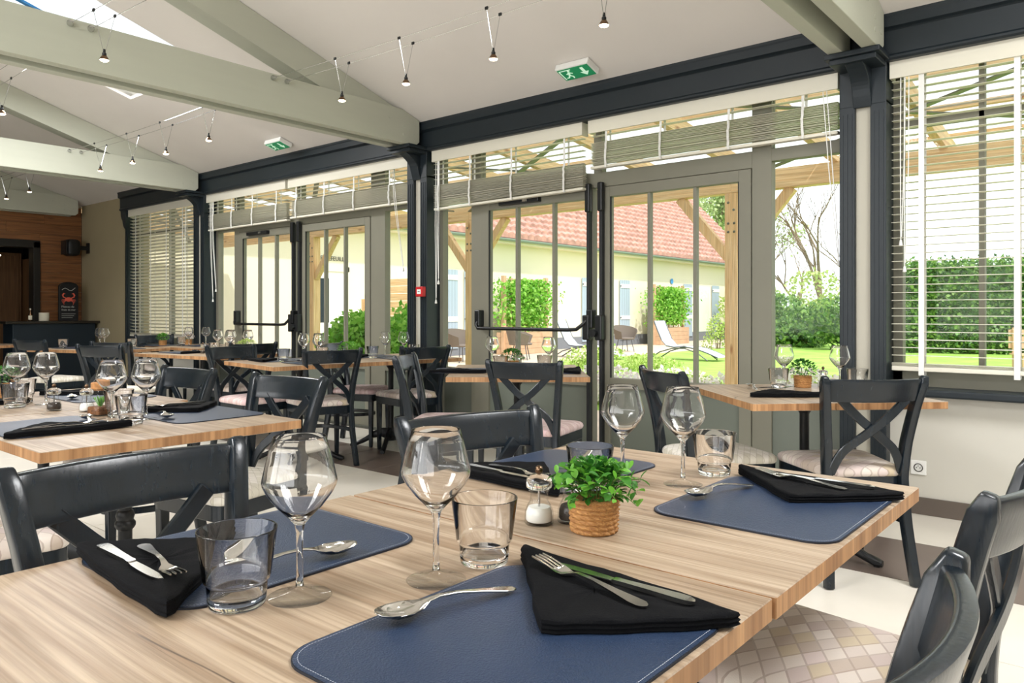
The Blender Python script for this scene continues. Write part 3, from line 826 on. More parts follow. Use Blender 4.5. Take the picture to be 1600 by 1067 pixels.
def exit_sign(x, label):
    y = 4.44; zc = ceil_z(y); r = empty('exit_sign', (x, y, zc - 0.004)); tag(r, label, 'exit sign', 'green exit signs')
    sl = -math.atan(0.312); r.rotation_euler = (sl, 0, 0)
    MB().box(-0.14, 0.14, -0.075, 0.075, -0.045, 0.0).build('housing', 'plastic_white', r, bevel=0.006)
    MB().box(-0.128, 0.128, -0.063, 0.063, -0.050, -0.0445).build('sign_face', 'sign_green', r)
    z = -0.0512
    m = MB()   # arrow pointing to the door
    m.prism([(0.056, -0.048), (0.080, -0.048), (0.080, 0.004), (0.104, 0.004), (0.068, 0.046), (0.032, 0.004), (0.056, 0.004)], z, z + 0.001); m.build('arrow', 'sign_glow', r)
    m = MB()   # running figure and doorway
    ci = [(-0.045 + 0.010 * math.cos(t), -0.038 + 0.010 * math.sin(t)) for t in np.linspace(0, 2 * PI, 10)[:-1]]
    m.prism(ci, z, z + 0.001)
    m.bar((-0.05, -0.026, z), (-0.062, 0.008, z), 0.016, 0.001); m.bar((-0.062, 0.008, z), (-0.04, 0.03, z), 0.011, 0.001); m.bar((-0.04, 0.03, z), (-0.048, 0.05, z), 0.010, 0.001)
    m.bar((-0.062, 0.008, z), (-0.082, 0.034, z), 0.011, 0.001); m.bar((-0.082, 0.034, z), (-0.1, 0.034, z), 0.010, 0.001)
    m.bar((-0.05, -0.022, z), (-0.026, -0.006, z), 0.009, 0.001); m.bar((-0.052, -0.02, z), (-0.078, -0.006, z), 0.009, 0.001)
    m.build('running_figure', 'sign_glow', r)
    m = MB(); m.bar((-0.115, -0.052, z), (-0.115, 0.052, z), 0.008, 0.001); m.bar((-0.115, -0.052, z), (-0.02, -0.052, z), 0.008, 0.001); m.build('door_symbol', 'sign_glow', r)


exit_sign(-3.10, 'larger, nearer green exit sign on the ceiling above the middle bay')
exit_sign(-6.82, 'smaller, farther green exit sign on the ceiling above the far bay')

r = empty('fire_alarm_point', (-4.955, 4.676, 1.324)); tag(r, 'small red fire alarm call point on the middle post', 'fire alarm')
MB().box(-0.045, 0.045, -0.03, 0.012, -0.045, 0.045).build('housing', 'alarm_red', r, bevel=0.005)
MB().box(-0.024, 0.024, -0.0325, -0.03, -0.02, 0.02).build('press_plate', 'sign_white', r)
MB().box(-0.012, 0.012, -0.034, -0.0325, -0.003, 0.003).build('press_mark', 'letter_black', r)

r = empty('power_socket', (-0.986, YF, 0.263)); tag(r, 'white wall socket above the brown skirting under the right-hand window', 'socket')
MB().box(-0.040, 0.040, -0.010, 0, -0.040, 0.040).build('plate', 'plastic_white', r, bevel=0.003)
MB().lathe([(0.022, 0.0), (0.024, 0.002), (0.020, 0.003), (0.019, -0.001), (0, -0.001)], 24).build('recess', 'socket_hole', r).matrix_local = Matrix.Translation((0, -0.0105, 0)) @ Matrix.Rotation(PI / 2, 4, 'X')
for (dx, dz, mm) in ((-0.009, 0, 'letter_black'), (0.009, 0, 'letter_black'), (0, 0.01, 'chrome')):
    MB().tube([(dx, -0.0125, dz), (dx, -0.0165, dz)], 0.0028, 8).build('pin_hole', mm, r)

r = empty('wall_speaker', (-12.45, 4.60, 2.12), 0.0); tag(r, 'black wall loudspeaker in the corner beside the boarded wall', 'loudspeaker')
MB().box(-0.13, 0.13, -0.16, 0.03, -0.13, 0.12).build('cabinet', 'speaker_black', r, bevel=0.06, seg=4)
MB().box(-0.11, 0.11, -0.172, -0.158, -0.11, 0.10).build('grille', 'speaker_black', r, bevel=0.005)
MB().box(-0.03, 0.03, 0.03, 0.172, -0.03, 0.03).build('wall_bracket', 'speaker_black', r, bevel=0.004)
MB().box(-0.05, 0.05, 0.16, 0.175, -0.08, 0.08).build('wall_plate', 'speaker_black', r)

# bar counter at the boarded wall
r = empty('bar_counter', (-12.15, 4.10, 0)); tag(r, 'dark blue bar counter with a thin dark top below the boarded wall', 'counter')
MB().box(-0.30, 0.10, -0.46, 0.62, 0.0, 0.98).build('front', 'bar_front', r, bevel=0.004)
MB().box(-0.42, 0.16, -0.56, 0.66, 0.98, 1.015).build('worktop', 'bar_top', r, bevel=0.004)
# crab board standing on the counter
bd = empty('chalkboard', (-12.28, 4.43, 1.016)); tag(bd, 'black round-topped chalkboard with a red crab on the bar counter', 'chalkboard')
arc = [(0.135 * math.cos(t), 0.50 + 0.075 * math.sin(t)) for t in np.linspace(0, PI, 12)]
poly = [(-0.135, 0.0), (0.135, 0.0)] + arc
m = MB(); m.loft([[(-0.012, y, z) for y, z in poly], [(0.012, y, z) for y, z in poly]]); m.build('board', 'slate_board', bd)
fx = 0.0135


def flat_poly(pts, name, mm, parent, x=fx):
    m = MB(); m.loft([[(x - 0.001, y, z) for y, z in pts], [(x + 0.001, y, z) for y, z in pts]]); return m.build(name, mm, parent)


inner = [(y * 0.9, 0.012 + z * 0.965) for y, z in poly]
m = MB(); m.tube([(fx, y, z) for y, z in inner + inner[:1]], 0.003, 5); m.build('board_rim', 'door_dark', bd)
cr_ = [(0.045 * math.cos(t) * (1.15 if math.sin(t) > 0 else 1.0), 0.315 + 0.033 * math.sin(t)) for t in np.linspace(0, 2 * PI, 18)[:-1]]
crab = flat_poly(cr_, 'crab_body', 'crab_paint', bd)
for s in (-1, 1):
    m = MB()
    m.tube([(fx, s * 0.035, 0.335), (fx, s * 0.072, 0.35), (fx, s * 0.080, 0.378), (fx, s * 0.066, 0.402), (fx, s * 0.045, 0.40)], [0.007, 0.009, 0.012, 0.011, 0.003], 6)
    m.build('crab_claw', 'crab_paint', bd)
    for k in range(4):
        m = MB(); m.tube([(fx, s * 0.038, 0.312 - 0.006 * k), (fx, s * (0.088 - 0.008 * k), 0.315 - 0.014 * k), (fx, s * (0.098 - 0.012 * k), 0.285 - 0.018 * k)], [0.004, 0.0035, 0.0015], 5); m.build('crab_leg', 'crab_paint', bd)
m = MB(); m.tube([(fx, -0.09 + 0.18 * t, 0.455 + 0.022 * math.sin(t * 7) + 0.02 * t) for t in np.linspace(0, 1, 16)], 0.004, 5); m.build('chalk_wave', 'chalk', bd)


def text_mesh(txt, size, name, mm, parent, M, extrude=0.001, width=None):
    cu = bpy.data.curves.new(name, 'FONT'); cu.body = txt; cu.size = size; cu.extrude = extrude; cu.align_x = 'CENTER'; cu.resolution_u = 2
    o = bpy.data.objects.new(name, cu); C.objects.link(o); dg = bpy.context.evaluated_depsgraph_get()
    me = bpy.data.meshes.new_from_object(o.evaluated_get(dg)); bpy.data.objects.remove(o)
    me.materials.clear(); me.materials.append(MATS[mm])
    if width:
        xs = [v.co.x for v in me.vertices]; k = width / (max(xs) - min(xs)); me.transform(Matrix.Diagonal((k, 1, 1, 1)))
    o = bpy.data.objects.new(name, me); C.objects.link(o); o.parent = parent; o.matrix_local = M; return o


ROT = Matrix(((0, 0, 1, 0), (1, 0, 0, 0), (0, 1, 0, 0), (0, 0, 0, 1)))   # text facing +x
text_mesh('Plateau de', 0.042, 'chalk_text', 'chalk', bd, Matrix.Translation((fx, -0.01, 0.195)) @ ROT, width=0.17)
text_mesh('fruits de mer', 0.038, 'chalk_text', 'chalk', bd, Matrix.Translation((fx, 0.0, 0.150)) @ ROT, width=0.19)
for k in range(3):
    m = MB(); m.box(fx - 0.001, fx + 0.001, -0.095, 0.095 - 0.02 * k, 0.10 - k * 0.028, 0.104 - k * 0.028); m.build('chalk_line', 'chalk', bd)
r = empty('cup', (-12.2, 4.08, 1.016)); tag(r, 'white cylindrical pot on the bar counter left of the crab board', 'pot')
MB().lathe([(0, 0), (0.062, 0), (0.065, 0.005), (0.066, 0.118), (0.064, 0.12), (0.061, 0.117), (0.060, 0.01), (0, 0.01)], 28).build('body', 'candle', r, smooth=True)
r = empty('bottle', (-12.25, 3.92, 1.016)); tag(r, 'slim pale bottle on the bar counter left of the white pot', 'bottle')
MB().lathe([(0, 0), (0.022, 0), (0.024, 0.006), (0.024, 0.09), (0.010, 0.125), (0.009, 0.165), (0, 0.165)], 18).build('body', 'bronze', r, smooth=True)
MB().lathe([(0, 0.158), (0.011, 0.158), (0.011, 0.180), (0, 0.181)], 14).build('cap', 'candle', r)
MB().lathe([(0.0245, 0.02), (0.0248, 0.02), (0.0248, 0.08), (0.0245, 0.08)], 18).build('paper_label', 'candle', r)
# fairy lights beyond the doorway
m = MB(); pts = [(XB - 0.9, 2.9 + 0.13 * k, 2.06 + 0.03 * math.sin(k * 1.3)) for k in range(9)]
r = empty('string_lights', (XB - 0.9, 3.3, 2.06)); tag(r, 'string of tiny reddish lights inside the dark doorway', 'string lights')
cordo = MB().tube([(0, p[1] - 3.3, p[2] - 2.06) for p in pts], 0.003, 5).build('light_cord', 'door_dark', r)
for p in pts: MB().lathe([(0, -0.01), (0.008, -0.004), (0.008, 0.004), (0, 0.01)], 8).build('light_bead', 'bulb', r, loc=(0, p[1] - 3.3, p[2] - 2.06 - 0.012))

# ================================================================== chairs
PATH = [(-0.262, 0.0), (-0.232, 0.18), (-0.205, 0.38), (-0.200, 0.47), (-0.214, 0.60), (-0.245, 0.75), (-0.282, 0.878)]


def y_lean(z):
    for (ya, za), (yb, zb) in zip(PATH[:-1], PATH[1:]):
        if za <= z <= zb: return ya + (yb - ya) * (z - za) / (zb - za)
    return PATH[-1][0]


def x_post(z):
    return float(np.interp(z, [0, 0.25, 0.45, 0.60, 0.75, 0.88], [0.186, 0.168, 0.163, 0.174, 0.193, 0.213]))


def smooth_path(P, n):
    """Catmull-Rom through the points"""
    out = []; P = [P[0]] + list(P) + [P[-1]]
    for i in range(1, len(P) - 2):
        for k in range(n):
            t = k / n
            out.append(tuple(0.5 * ((2 * b) + (-a + c) * t + (2 * a - 5 * b + 4 * c - d) * t * t + (-a + 3 * b - 3 * c + d) * t ** 3) for a, b, c, d in zip(P[i - 1], P[i], P[i + 1], P[i + 2])))
    out.append(tuple(P[-1])); return out


def make_chair(cloth):
    r = empty('cross_back_chair')
    sp = smooth_path(PATH, 3)
    for s in (-1, 1):
        m = MB(); loops = []
        for i, (y, z) in enumerate(sp):
            a = sp[max(i - 1, 0)]; b = sp[min(i + 1, len(sp) - 1)]
            d = Vector((b[0] - a[0], b[1] - a[1])).normalized(); n = Vector((-d.y, d.x))
            f = z / 0.88; xc = s * x_post(z); hw_ = 0.0175; hd = 0.026 - 0.005 * abs(f - 0.5) * 2
            if i == len(sp) - 1: hw_ *= 0.8; hd *= 0.55
            loops.append([(xc - hw_, y - n.x * hd, z - n.y * hd), (xc + hw_, y - n.x * hd, z - n.y * hd), (xc + hw_, y + n.x * hd, z + n.y * hd), (xc - hw_, y + n.x * hd, z + n.y * hd)])
        m.loft(loops).build('back_post', 'chair_stain', r, smooth=True, bevel=0.006)
    # bowed top rail
    m = MB(); loops = []
    for t in np.linspace(-1, 1, 15):
        x = 0.200 * t; bow = -0.040 * (1 - t * t)
        z0, z1 = 0.770, 0.866; th = 0.011
        zz = [z0, z0 + 0.03, (z0 + z1) / 2, z1 - 0.03, z1]
        fr = [(x, y_lean(z) + bow + th, z) for z in zz]; bk = [(x, y_lean(z) + bow - th, z) for z in reversed(zz)]
        loops.append(fr + bk)
    m.loft(loops).build('top_rail', 'chair_stain', r, smooth=True, bevel=0.005)
    # crossed slats, slightly curved
    for s in (-1, 1):
        m = MB(); loops = []
        ctrl = smooth_path([(-0.140, 0.785), (-0.055, 0.700), (0.045, 0.620), (0.118, 0.555), (0.158, 0.465)], 4)
        for i, (x, z) in enumerate(ctrl):
            a = ctrl[max(i - 1, 0)]; b = ctrl[min(i + 1, len(ctrl) - 1)]
            d = Vector((b[0] - a[0], b[1] - a[1])).normalized(); n = Vector((-d.y, d.x)) * 0.0185
            y = y_lean(z) - 0.034 * (1 - min(1, abs(x) / 0.19) ** 2) + (0.006 if s > 0 else -0.006)
            loops.append([(s * (x - n.x), y - 0.007, z - n.y), (s * (x + n.x), y - 0.007, z + n.y), (s * (x + n.x), y + 0.007, z + n.y), (s * (x - n.x), y + 0.007, z - n.y)])
        m.loft(loops).build('cross_slat', 'chair_stain', r, smooth=True, bevel=0.003, seg=1)
    # seat frame
    def outline(sc=1.0, n=8):
        cor = [(-0.218, 0.215), (0.218, 0.215), (0.172, -0.205), (-0.172, -0.205)]; rad = 0.055; out = []
        for i in range(4):
            p = Vector(cor[i]); a = (Vector(cor[i - 1]) - p).normalized(); b = (Vector(cor[(i + 1) % 4]) - p).normalized()
            for k in range(n + 1):
                t = k / n; q0 = p + a * rad; q1 = p + b * rad
                q = q0 * (1 - t) ** 2 + p * 2 * t * (1 - t) + q1 * t ** 2; out.append((q.x * sc, q.y * sc))
        return out
    o = outline(0.985)
    MB().loft([[(x, y, 0.388) for x, y in o], [(x, y, 0.448) for x, y in o]]).build('seat_frame', 'chair_stain', r, smooth=True, bevel=0.003, seg=1)
    lv = [(0.975, 0.446), (1.0, 0.452), (1.012, 0.462), (1.0, 0.474), (0.955, 0.484), (0.86, 0.491), (0.65, 0.497), (0.35, 0.5), (0.02, 0.501)]
    MB().loft([[(x, y, z) for x, y in outline(k)] for k, z in lv]).build('seat_cushion', cloth, r, smooth='full')
    for s in (-1, 1):
        m = MB(); loops = []
        for z, h in ((0.0, 0.013), (0.03, 0.0145), (0.40, 0.0195)):
            cx = s * 0.183; cy = 0.180
            loops.append([(cx - h, cy - h, z), (cx + h, cy - h, z), (cx + h, cy + h, z), (cx - h, cy + h, z)])
        m.loft(loops).build('front_leg', 'chair_stain', r, bevel=0.004)
    m = MB(); pts = [(0.166 * math.cos(t) * (1.0), -0.215 + 0.34 * math.sin(t), 0.262) for t in np.linspace(0, PI, 17)]
    loops = []
    for i, p in enumerate(pts):
        a = pts[max(i - 1, 0)]; b = pts[min(i + 1, 16)]; d = Vector((b[0] - a[0], b[1] - a[1], 0)).normalized(); n = Vector((-d.y, d.x, 0)) * 0.009
        q = Vector(p); loops.append([q - n - Vector((0, 0, .014)), q + n - Vector((0, 0, .014)), q + n + Vector((0, 0, .014)), q - n + Vector((0, 0, .014))])
    m.loft(loops).build('stretcher_hoop', 'chair_stain', r, smooth=True, bevel=0.003, seg=1)
    return Proto(r)


CH = {'d': make_chair('seat_cloth'), 'p': make_chair('seat_cloth_pale'), 'r': make_chair('seat_cloth_rose')}


def chair(cx, cy, fx_, fy_, cloth, label):
    """cx, cy: middle of the top rail; fx_, fy_: the way the sitter faces"""
    l = math.hypot(fx_, fy_); fx_, fy_ = fx_ / l, fy_ / l
    return CH[cloth].put((cx + fx_ * 0.28, cy + fy_ * 0.28, 0.0), math.atan2(-fx_, fy_), label, 'chair', 'dark cross-back dining chairs')


chair(-1.475, 0.645, 1, 0, 'd', 'dark blue-black cross-back chair left of the nearest table, at the blue placemats')
chair(-1.385, 1.487, 0.974, -0.225, 'd', 'dark cross-back chair at the far left side of the nearest table, behind the wine glasses')
chair(-0.16, 0.740, -1, 0.0, 'd', 'closest dark chair at the bottom right corner with a lozenge-patterned seat')
chair(-0.165, 1.500, -1, 0.04, 'd', 'dark chair cut by the right edge, behind the closest chair')
chair(-0.855, 3.355, -0.69, 0.724, 'd', 'dark cross-back chair seen from behind in front of the socket and blind window')
chair(-1.75, 3.186, 0.58, 0.81, 'p', 'dark chair with pale seat left of the corner table at the right-hand post')
chair(-2.635, 3.255, -0.327, 0.945, 'r', 'dark cross-back chair seen from behind in front of the push-bar door')
chair(-3.59, 3.24, 0.845, 0.53, 'r', 'dark chair seen edge-on left of the table at the push-bar door')
chair(-4.40, 4.20, -0.97, 0.25, 'd', 'dark cross-back chair with its back to the middle post')
chair(-4.54, 3.406, -0.95, 0.317, 'd', 'dark cross-back chair on the brown tiles, backed on to us, at the long far table')
chair(-2.79, 1.865, 0.12, -0.993, 'p', 'dark chair with pale seat behind the right end of the left-hand table')
chair(-3.565, 1.823, 0.06, -0.998, 'd', 'dark chair behind the left-hand table, left of the two on its far side')
chair(-2.65, 0.40, 0.0, 1.0, 'd', 'dark chair on the near side of the left-hand table, cut by the left edge')
chair(-7.21, 2.95, -0.4, 0.917, 'd', 'dark cross-back chair standing behind the left-hand table glasses')
chair(-6.62, 2.62, -0.45, 0.9, 'p', 'dark chair just right of the cross-back chair behind the left-hand table glasses')
chair(-5.62, 3.22, 1, 0.08, 'r', 'dark shiny chair with pink seat at the left side of the long far table')
chair(-6.00, 3.66, -1, 0.05, 'd', 'dark chair right of the table under the far window, below the far push bar')
chair(-5.52, 4.12, 0.9, 0.45, 'r', 'dark chair beyond the long far table, before the green shrub')
chair(-8.35, 2.66, -0.3, 0.95, 'p', 'dark chair with shiny rail at the table before the bar counter')
chair(-9.75, 2.55, -0.3, 0.95, 'd', 'dark chair at the left edge before the bar counter')
chair(-9.15, 4.25, 1, -0.1, 'd', 'dark chair in the far corner beside the window with lowered blind')


# ================================================================== tables
def make_table(w, d, split=False, ped=True):
    r = empty('dining_table')
    spans = [(-d / 2, d / 2)] if not split else [(-d / 2, -d / 2 + 0.36), (-d / 2 + 0.362, d / 2)]
    for i, (a, b) in enumerate(spans):
        o = MB().box(-w / 2, w / 2, a, b, 0.729, 0.760).build('tabletop' if i == 0 else 'tabletop_leaf', 'oak_top', r, bevel=0.0015, seg=1)
        o.data.materials.append(MATS['oak_edge'])
        for p in o.data.polygons:
            if abs(p.normal.z) < 0.6: p.material_index = 1
    MB().box(-0.16, 0.16, -0.16, 0.16, 0.718, 0.729).build('top_plate', 'cast_iron', r)
    MB().lathe([(0, 0.06), (0.05, 0.06), (0.055, 0.10), (0.032, 0.13), (0.023, 0.16), (0.023, 0.38), (0.028, 0.385), (0.034, 0.395), (0.034, 0.405), (0.027, 0.415), (0.031, 0.43), (0.027, 0.445), (0.022, 0.45), (0.022, 0.66), (0.028, 0.67), (0.06, 0.715), (0.06, 0.72), (0, 0.72)], 20).build('column', 'cast_iron', r, smooth=True)
    for k in range(4):
        a = PI / 4 + k * PI / 2; ca, sa = math.cos(a), math.sin(a); m = MB(); loops = []
        for (q, z, h, ww) in ((0.02, 0.115, 0.05, 0.018), (0.08, 0.125, 0.036, 0.018), (0.15, 0.105, 0.028, 0.016), (0.22, 0.062, 0.022, 0.016), (0.28, 0.034, 0.018, 0.019), (0.32, 0.022, 0.018, 0.022), (0.345, 0.018, 0.012, 0.016)):
            loops.append([(q * ca - ww * sa * sx, q * sa + ww * ca * sx, z + h * sz) for sx, sz in ((-1, -.5), (-.6, -1), (.6, -1), (1, -.5), (1, .5), (.5, 1), (-.5, 1), (-1, .5))])
        m.loft(loops).build('foot', 'cast_iron', r, smooth=True)
        MB().lathe([(0, 0.0), (0.014, 0.0), (0.014, 0.012), (0, 0.012)], 10, (0.32 * ca, 0.32 * sa, 0)).build('levelling_pad', 'cast_iron', r)
    return Proto(r)


T1 = make_table(0.89, 0.83); T2 = make_table(0.85, 1.05); T3 = make_table(1.16, 0.78); TC = make_table(0.84, 0.86, split=True)
NT = 'oak-topped dining tables'
T1.put((-0.823, 1.418, 0), 0, 'oak table with iron pedestal, far half of the nearest pair, holding the plant', 'table', NT)
T1.put((-0.826, 0.582, 0), 0, 'oak table at the bottom of the picture, near half of the nearest pair', 'table', NT)
T1.put((-2.742, 1.172, 0), 0, 'oak table at the left with the green succulent jar', 'table', NT)
T1.put((-3.640, 1.215, 0), 0, 'oak table at the left edge with the basket plant, left of the succulent table', 'table', NT)
TC.put((-1.245, 3.66, 0), math.radians(-45), 'oak table turned cornerwise before the right-hand post', 'table', NT)
T2.put((-3.17, 3.85, 0), math.radians(40), 'oak table standing before the push-bar door of the middle bay', 'table', NT)
T1.put((-5.03, 3.46, 0), math.radians(-8), 'oak table, nearer half of the long far table', 'table', NT)
T1.put((-4.91, 4.28, 0), math.radians(-8), 'oak table by the shrub window, farther half of the long far table', 'table', NT)
T3.put((-6.70, 3.64, 0), math.radians(9), 'oak table in front of the far window, with jars and glasses', 'table', NT)
T3.put((-8.22, 4.37, 0), 0, 'farthest oak table under the far window with lowered blind', 'table', NT)
T3.put((-8.50, 3.37, 0), math.radians(17), 'oak table with two wine glasses before the bar counter', 'table', NT)
T1.put((-10.5, 2.75, 0), math.radians(17), 'oak table at the far left edge, before the dark doorway', 'table', NT)


# ================================================================== tableware
def rounded_rect(w, d, r_, n=8):
    out = []
    for (cx, cy, a0) in ((w / 2 - r_, d / 2 - r_, 0), (-w / 2 + r_, d / 2 - r_, PI / 2), (-w / 2 + r_, -d / 2 + r_, PI), (w / 2 - r_, -d / 2 + r_, 1.5 * PI)):
        for k in range(n + 1):
            a = a0 + PI / 2 * k / n; out.append((cx + r_ * math.cos(a), cy + r_ * math.sin(a)))
    return out


def make_mat(stitched):
    r = empty('placemat'); w, d = 0.345, 0.42
    o = rounded_rect(w, d, 0.05)
    MB().prism(o, 0.0, 0.0028).build('mat_edge', 'leather_edge', r)
    MB().prism(rounded_rect(w - 0.003, d - 0.003, 0.049), 0.0028, 0.0034).build('mat_surface', 'leather', r)
    if stitched:
        q = rounded_rect(w - 0.014, d - 0.014, 0.043, 10); pts = [Vector((x, y, 0)) for x, y in q + q[:1]]
        m = MB(); acc = 0.0; step = 0.0042
        for a, b in zip(pts[:-1], pts[1:]):
            L_ = (b - a).length; dirv = (b - a) / L_; t = step - acc if acc else 0.0
            while t < L_:
                c = a + dirv * t; e = c + dirv * 0.0026; n = Vector((-dirv.y, dirv.x, 0)) * 0.0004
                m.add([(c - n)[:2] + (0.0037,), (c + n)[:2] + (0.0037,), (e + n)[:2] + (0.0037,), (e - n)[:2] + (0.0037,)], [(0, 1, 2, 3)]); t += step
            acc = (L_ - t + step) if t > L_ else 0.0
        tag(m.build('stitching', 'stitch', r), 'pale stitching along the rim', kind='stuff')
    return Proto(r)


def make_napkin():
    P = [Vector(p) for p in ((-0.184, 0.232), (0.018, 0.018), (0.198, 0.198))]
    cen = (P[0] + P[1] + P[2]) / 3; loop = []
    for i in range(3):
        a, b = P[i], P[(i + 1) % 3]
        for k in range(12):
            t = k / 12; q = a.lerp(b, t); n = Vector(((b - a).y, -(b - a).x)).normalized()
            if n.dot(q - cen) < 0: n = -n
            q = q + n * (0.010 * math.sin(PI * t) * (0.6 if i else -0.3)) + n * 0.0015 * math.sin(t * 19 + i)
            if k == 0: q = q.lerp(cen, 0.05)
            loop.append(q)
    lv = [(0.985, 0.0), (1.0, 0.002), (0.985, 0.0045), (1.0, 0.007), (0.982, 0.0095), (0.996, 0.0125), (0.985, 0.0155), (0.95, 0.017), (0.86, 0.0165), (0.7, 0.0155), (0.4, 0.0148), (0.02, 0.0145)]
    loops = []
    for li, (s, z) in enumerate(lv):
        loops.append([(cen.x + (q.x - cen.x) * s, cen.y + (q.y - cen.y) * s, z + (0.0012 * math.sin(i * 1.7 + li) if li > 5 else 0) + (0.006 * max(0, 1 - (q - P[0]).length / 0.05) if li > 3 else 0)) for i, q in enumerate(loop)])
    return Proto(MB().loft(loops).build('napkin', 'napkin_cloth', smooth=True))


def cut_loops(st):
    """st: (y, halfwidth, z, dish depth, thickness)"""
    loops = []
    for (y, w, z, dep, th) in st:
        xs = [-1, -0.6, 0, 0.6, 1]; top = [(w * x, y, z - dep * (1 - x * x)) for x in xs]
        loops.append(top + [(w * x * 0.92, y, z - dep * (1 - x * x) - th) for x in reversed(xs)])
    return loops


def make_spoon():
    st = [(-0.092, 0.003, 0.0125, 0.000, 0.0012), (-0.089, 0.010, 0.0120, 0.002, 0.0012), (-0.082, 0.016, 0.0115, 0.005, 0.0012), (-0.070, 0.0205, 0.011, 0.008, 0.0012), (-0.055, 0.0205, 0.011, 0.0085, 0.0012), (-0.042, 0.0155, 0.011, 0.006, 0.0012), (-0.034, 0.009, 0.012, 0.002, 0.0016), (-0.028, 0.0045, 0.0135, 0.0, 0.0025), (-0.015, 0.0035, 0.0155, 0, 0.003), (0.01, 0.0036, 0.0145, 0, 0.003), (0.045, 0.006, 0.0095, 0, 0.0026), (0.07, 0.009, 0.0055, 0, 0.0022), (0.082, 0.009, 0.004, 0, 0.002), (0.088, 0.0055, 0.0036, 0, 0.0018), (0.09, 0.001, 0.0034, 0, 0.0016)]
    st = [(y * 1.12, w * 1.12, z * 1.25, dep * 1.3, th) for y, w, z, dep, th in st]
    return Proto(MB().loft(cut_loops(st)).build('spoon', 'steel', smooth='full'))


def make_fork():
    m = MB()
    st = [(-0.062, 0.0125, 0.0085, 0.0015, 0.0016), (-0.052, 0.0128, 0.006, 0.0022, 0.0018), (-0.042, 0.0105, 0.005, 0.0015, 0.002), (-0.033, 0.005, 0.0075, 0, 0.0025), (-0.02, 0.0034, 0.011, 0, 0.003), (0.01, 0.0036, 0.0105, 0, 0.003), (0.05, 0.0062, 0.007, 0, 0.0026), (0.08, 0.0095, 0.0045, 0, 0.0022), (0.094, 0.0095, 0.0038, 0, 0.002), (0.101, 0.005, 0.0035, 0, 0.0018), (0.103, 0.001, 0.0034, 0, 0.0016)]
    m.loft(cut_loops(st))
    for k in range(4):
        x = -0.0099 + k * 0.0066
        loops = []
        for (y, z, h) in ((-0.060, 0.0078, 0.0019), (-0.075, 0.0108, 0.0018), (-0.09, 0.0132, 0.0016), (-0.104, 0.0146, 0.0009)):
            loops.append([(x - h, y, z), (x + h, y, z), (x + h, y, z - 0.0018), (x - h, y, z - 0.0018)])
        m.loft(loops)
    return Proto(m.build('fork', 'steel', smooth=True))


def make_knife():
    r = empty('knife')
    st = [(-0.006, 0.0055, 0.0058, 0, 0.005), (0.0, 0.0062, 0.0062, 0, 0.0058), (0.01, 0.0056, 0.0062, 0, 0.0058), (0.05, 0.0070, 0.0066, 0, 0.0062), (0.09, 0.0090, 0.0068, 0, 0.0064), (0.104, 0.0085, 0.0066, 0, 0.006), (0.112, 0.0045, 0.006, 0, 0.005), (0.114, 0.001, 0.005, 0, 0.003)]
    MB().loft(cut_loops(st)).build('handle', 'steel', r, smooth=True)
    poly = [(-0.0048, -0.002), (-0.0075, -0.02), (-0.009, -0.05), (-0.0085, -0.085), (-0.005, -0.102), (0.002, -0.108), (0.005, -0.10), (0.0058, -0.05), (0.005, -0.002)]
    MB().prism(poly, 0.0028, 0.0042).build('blade', 'steel', r)
    return Proto(r)


def make_wine_glass():
    r = empty('wine_glass')
    MB().lathe([(0.0052, .0165), (.0062, .0125), (.013, .0085), (.028, .0046), (.040, .0026), (.0425, .0015), (.0418, .0006), (0, .0008)], 44).build('foot', 'thin_glass', r, smooth='full')
    MB().lathe([(0, .0150), (.0054, .0155), (.0045, .028), (.0042, .06), (.0047, .086), (.0072, .0975), (.0055, .1005), (0, .1015)], 24).build('stem', 'glass', r, smooth='full')
    MB().lathe([(.0072, .0975), (.015, .1065), (.030, .1215), (.0435, .1395), (.0485, .1500), (.0494, .1545), (.0486, .160), (.0445, .178), (.0395, .197), (.0348, .2135), (.0343, .2148), (.0338, .2135), (.0384, .197), (.0433, .178), (.0474, .160), (.0481, .1545), (.0472, .1505), (.0423, .1405), (.0288, .1230), (.014, .1095), (.006, .1055), (0, .1050)], 48).build('bowl', 'glass', r, smooth='full')
    return Proto(r)


def make_tumbler():
    r = empty('tumbler')
    MB().lathe([(0, 0.0012), (.030, 0.0008), (.0348, .0014), (.0362, .004), (.0372, .0165), (.0352, .0150), (.030, .0125), (.015, .0105), (0, .0100)], 44).build('thick_base', 'glass', r, smooth='full')
    MB().lathe([(.0371, .0168), (.0385, .030), (.0395, .033), (.0415, .0345), (.0425, .037), (.0505, .0985), (.0503, .0998), (.0492, .0998), (.0486, .0985), (.0403, .037), (.0385, .0335), (.0365, .031), (.0356, .0160)], 48).build('wall', 'glass', r, smooth='full')
    return Proto(r)


WG = make_wine_glass(); TU = make_tumbler()
MATP = make_mat(True); MATF = make_mat(False); NAP = make_napkin(); SPO = make_spoon(); FRK = make_fork(); KNI = make_knife()
TZ = 0.760


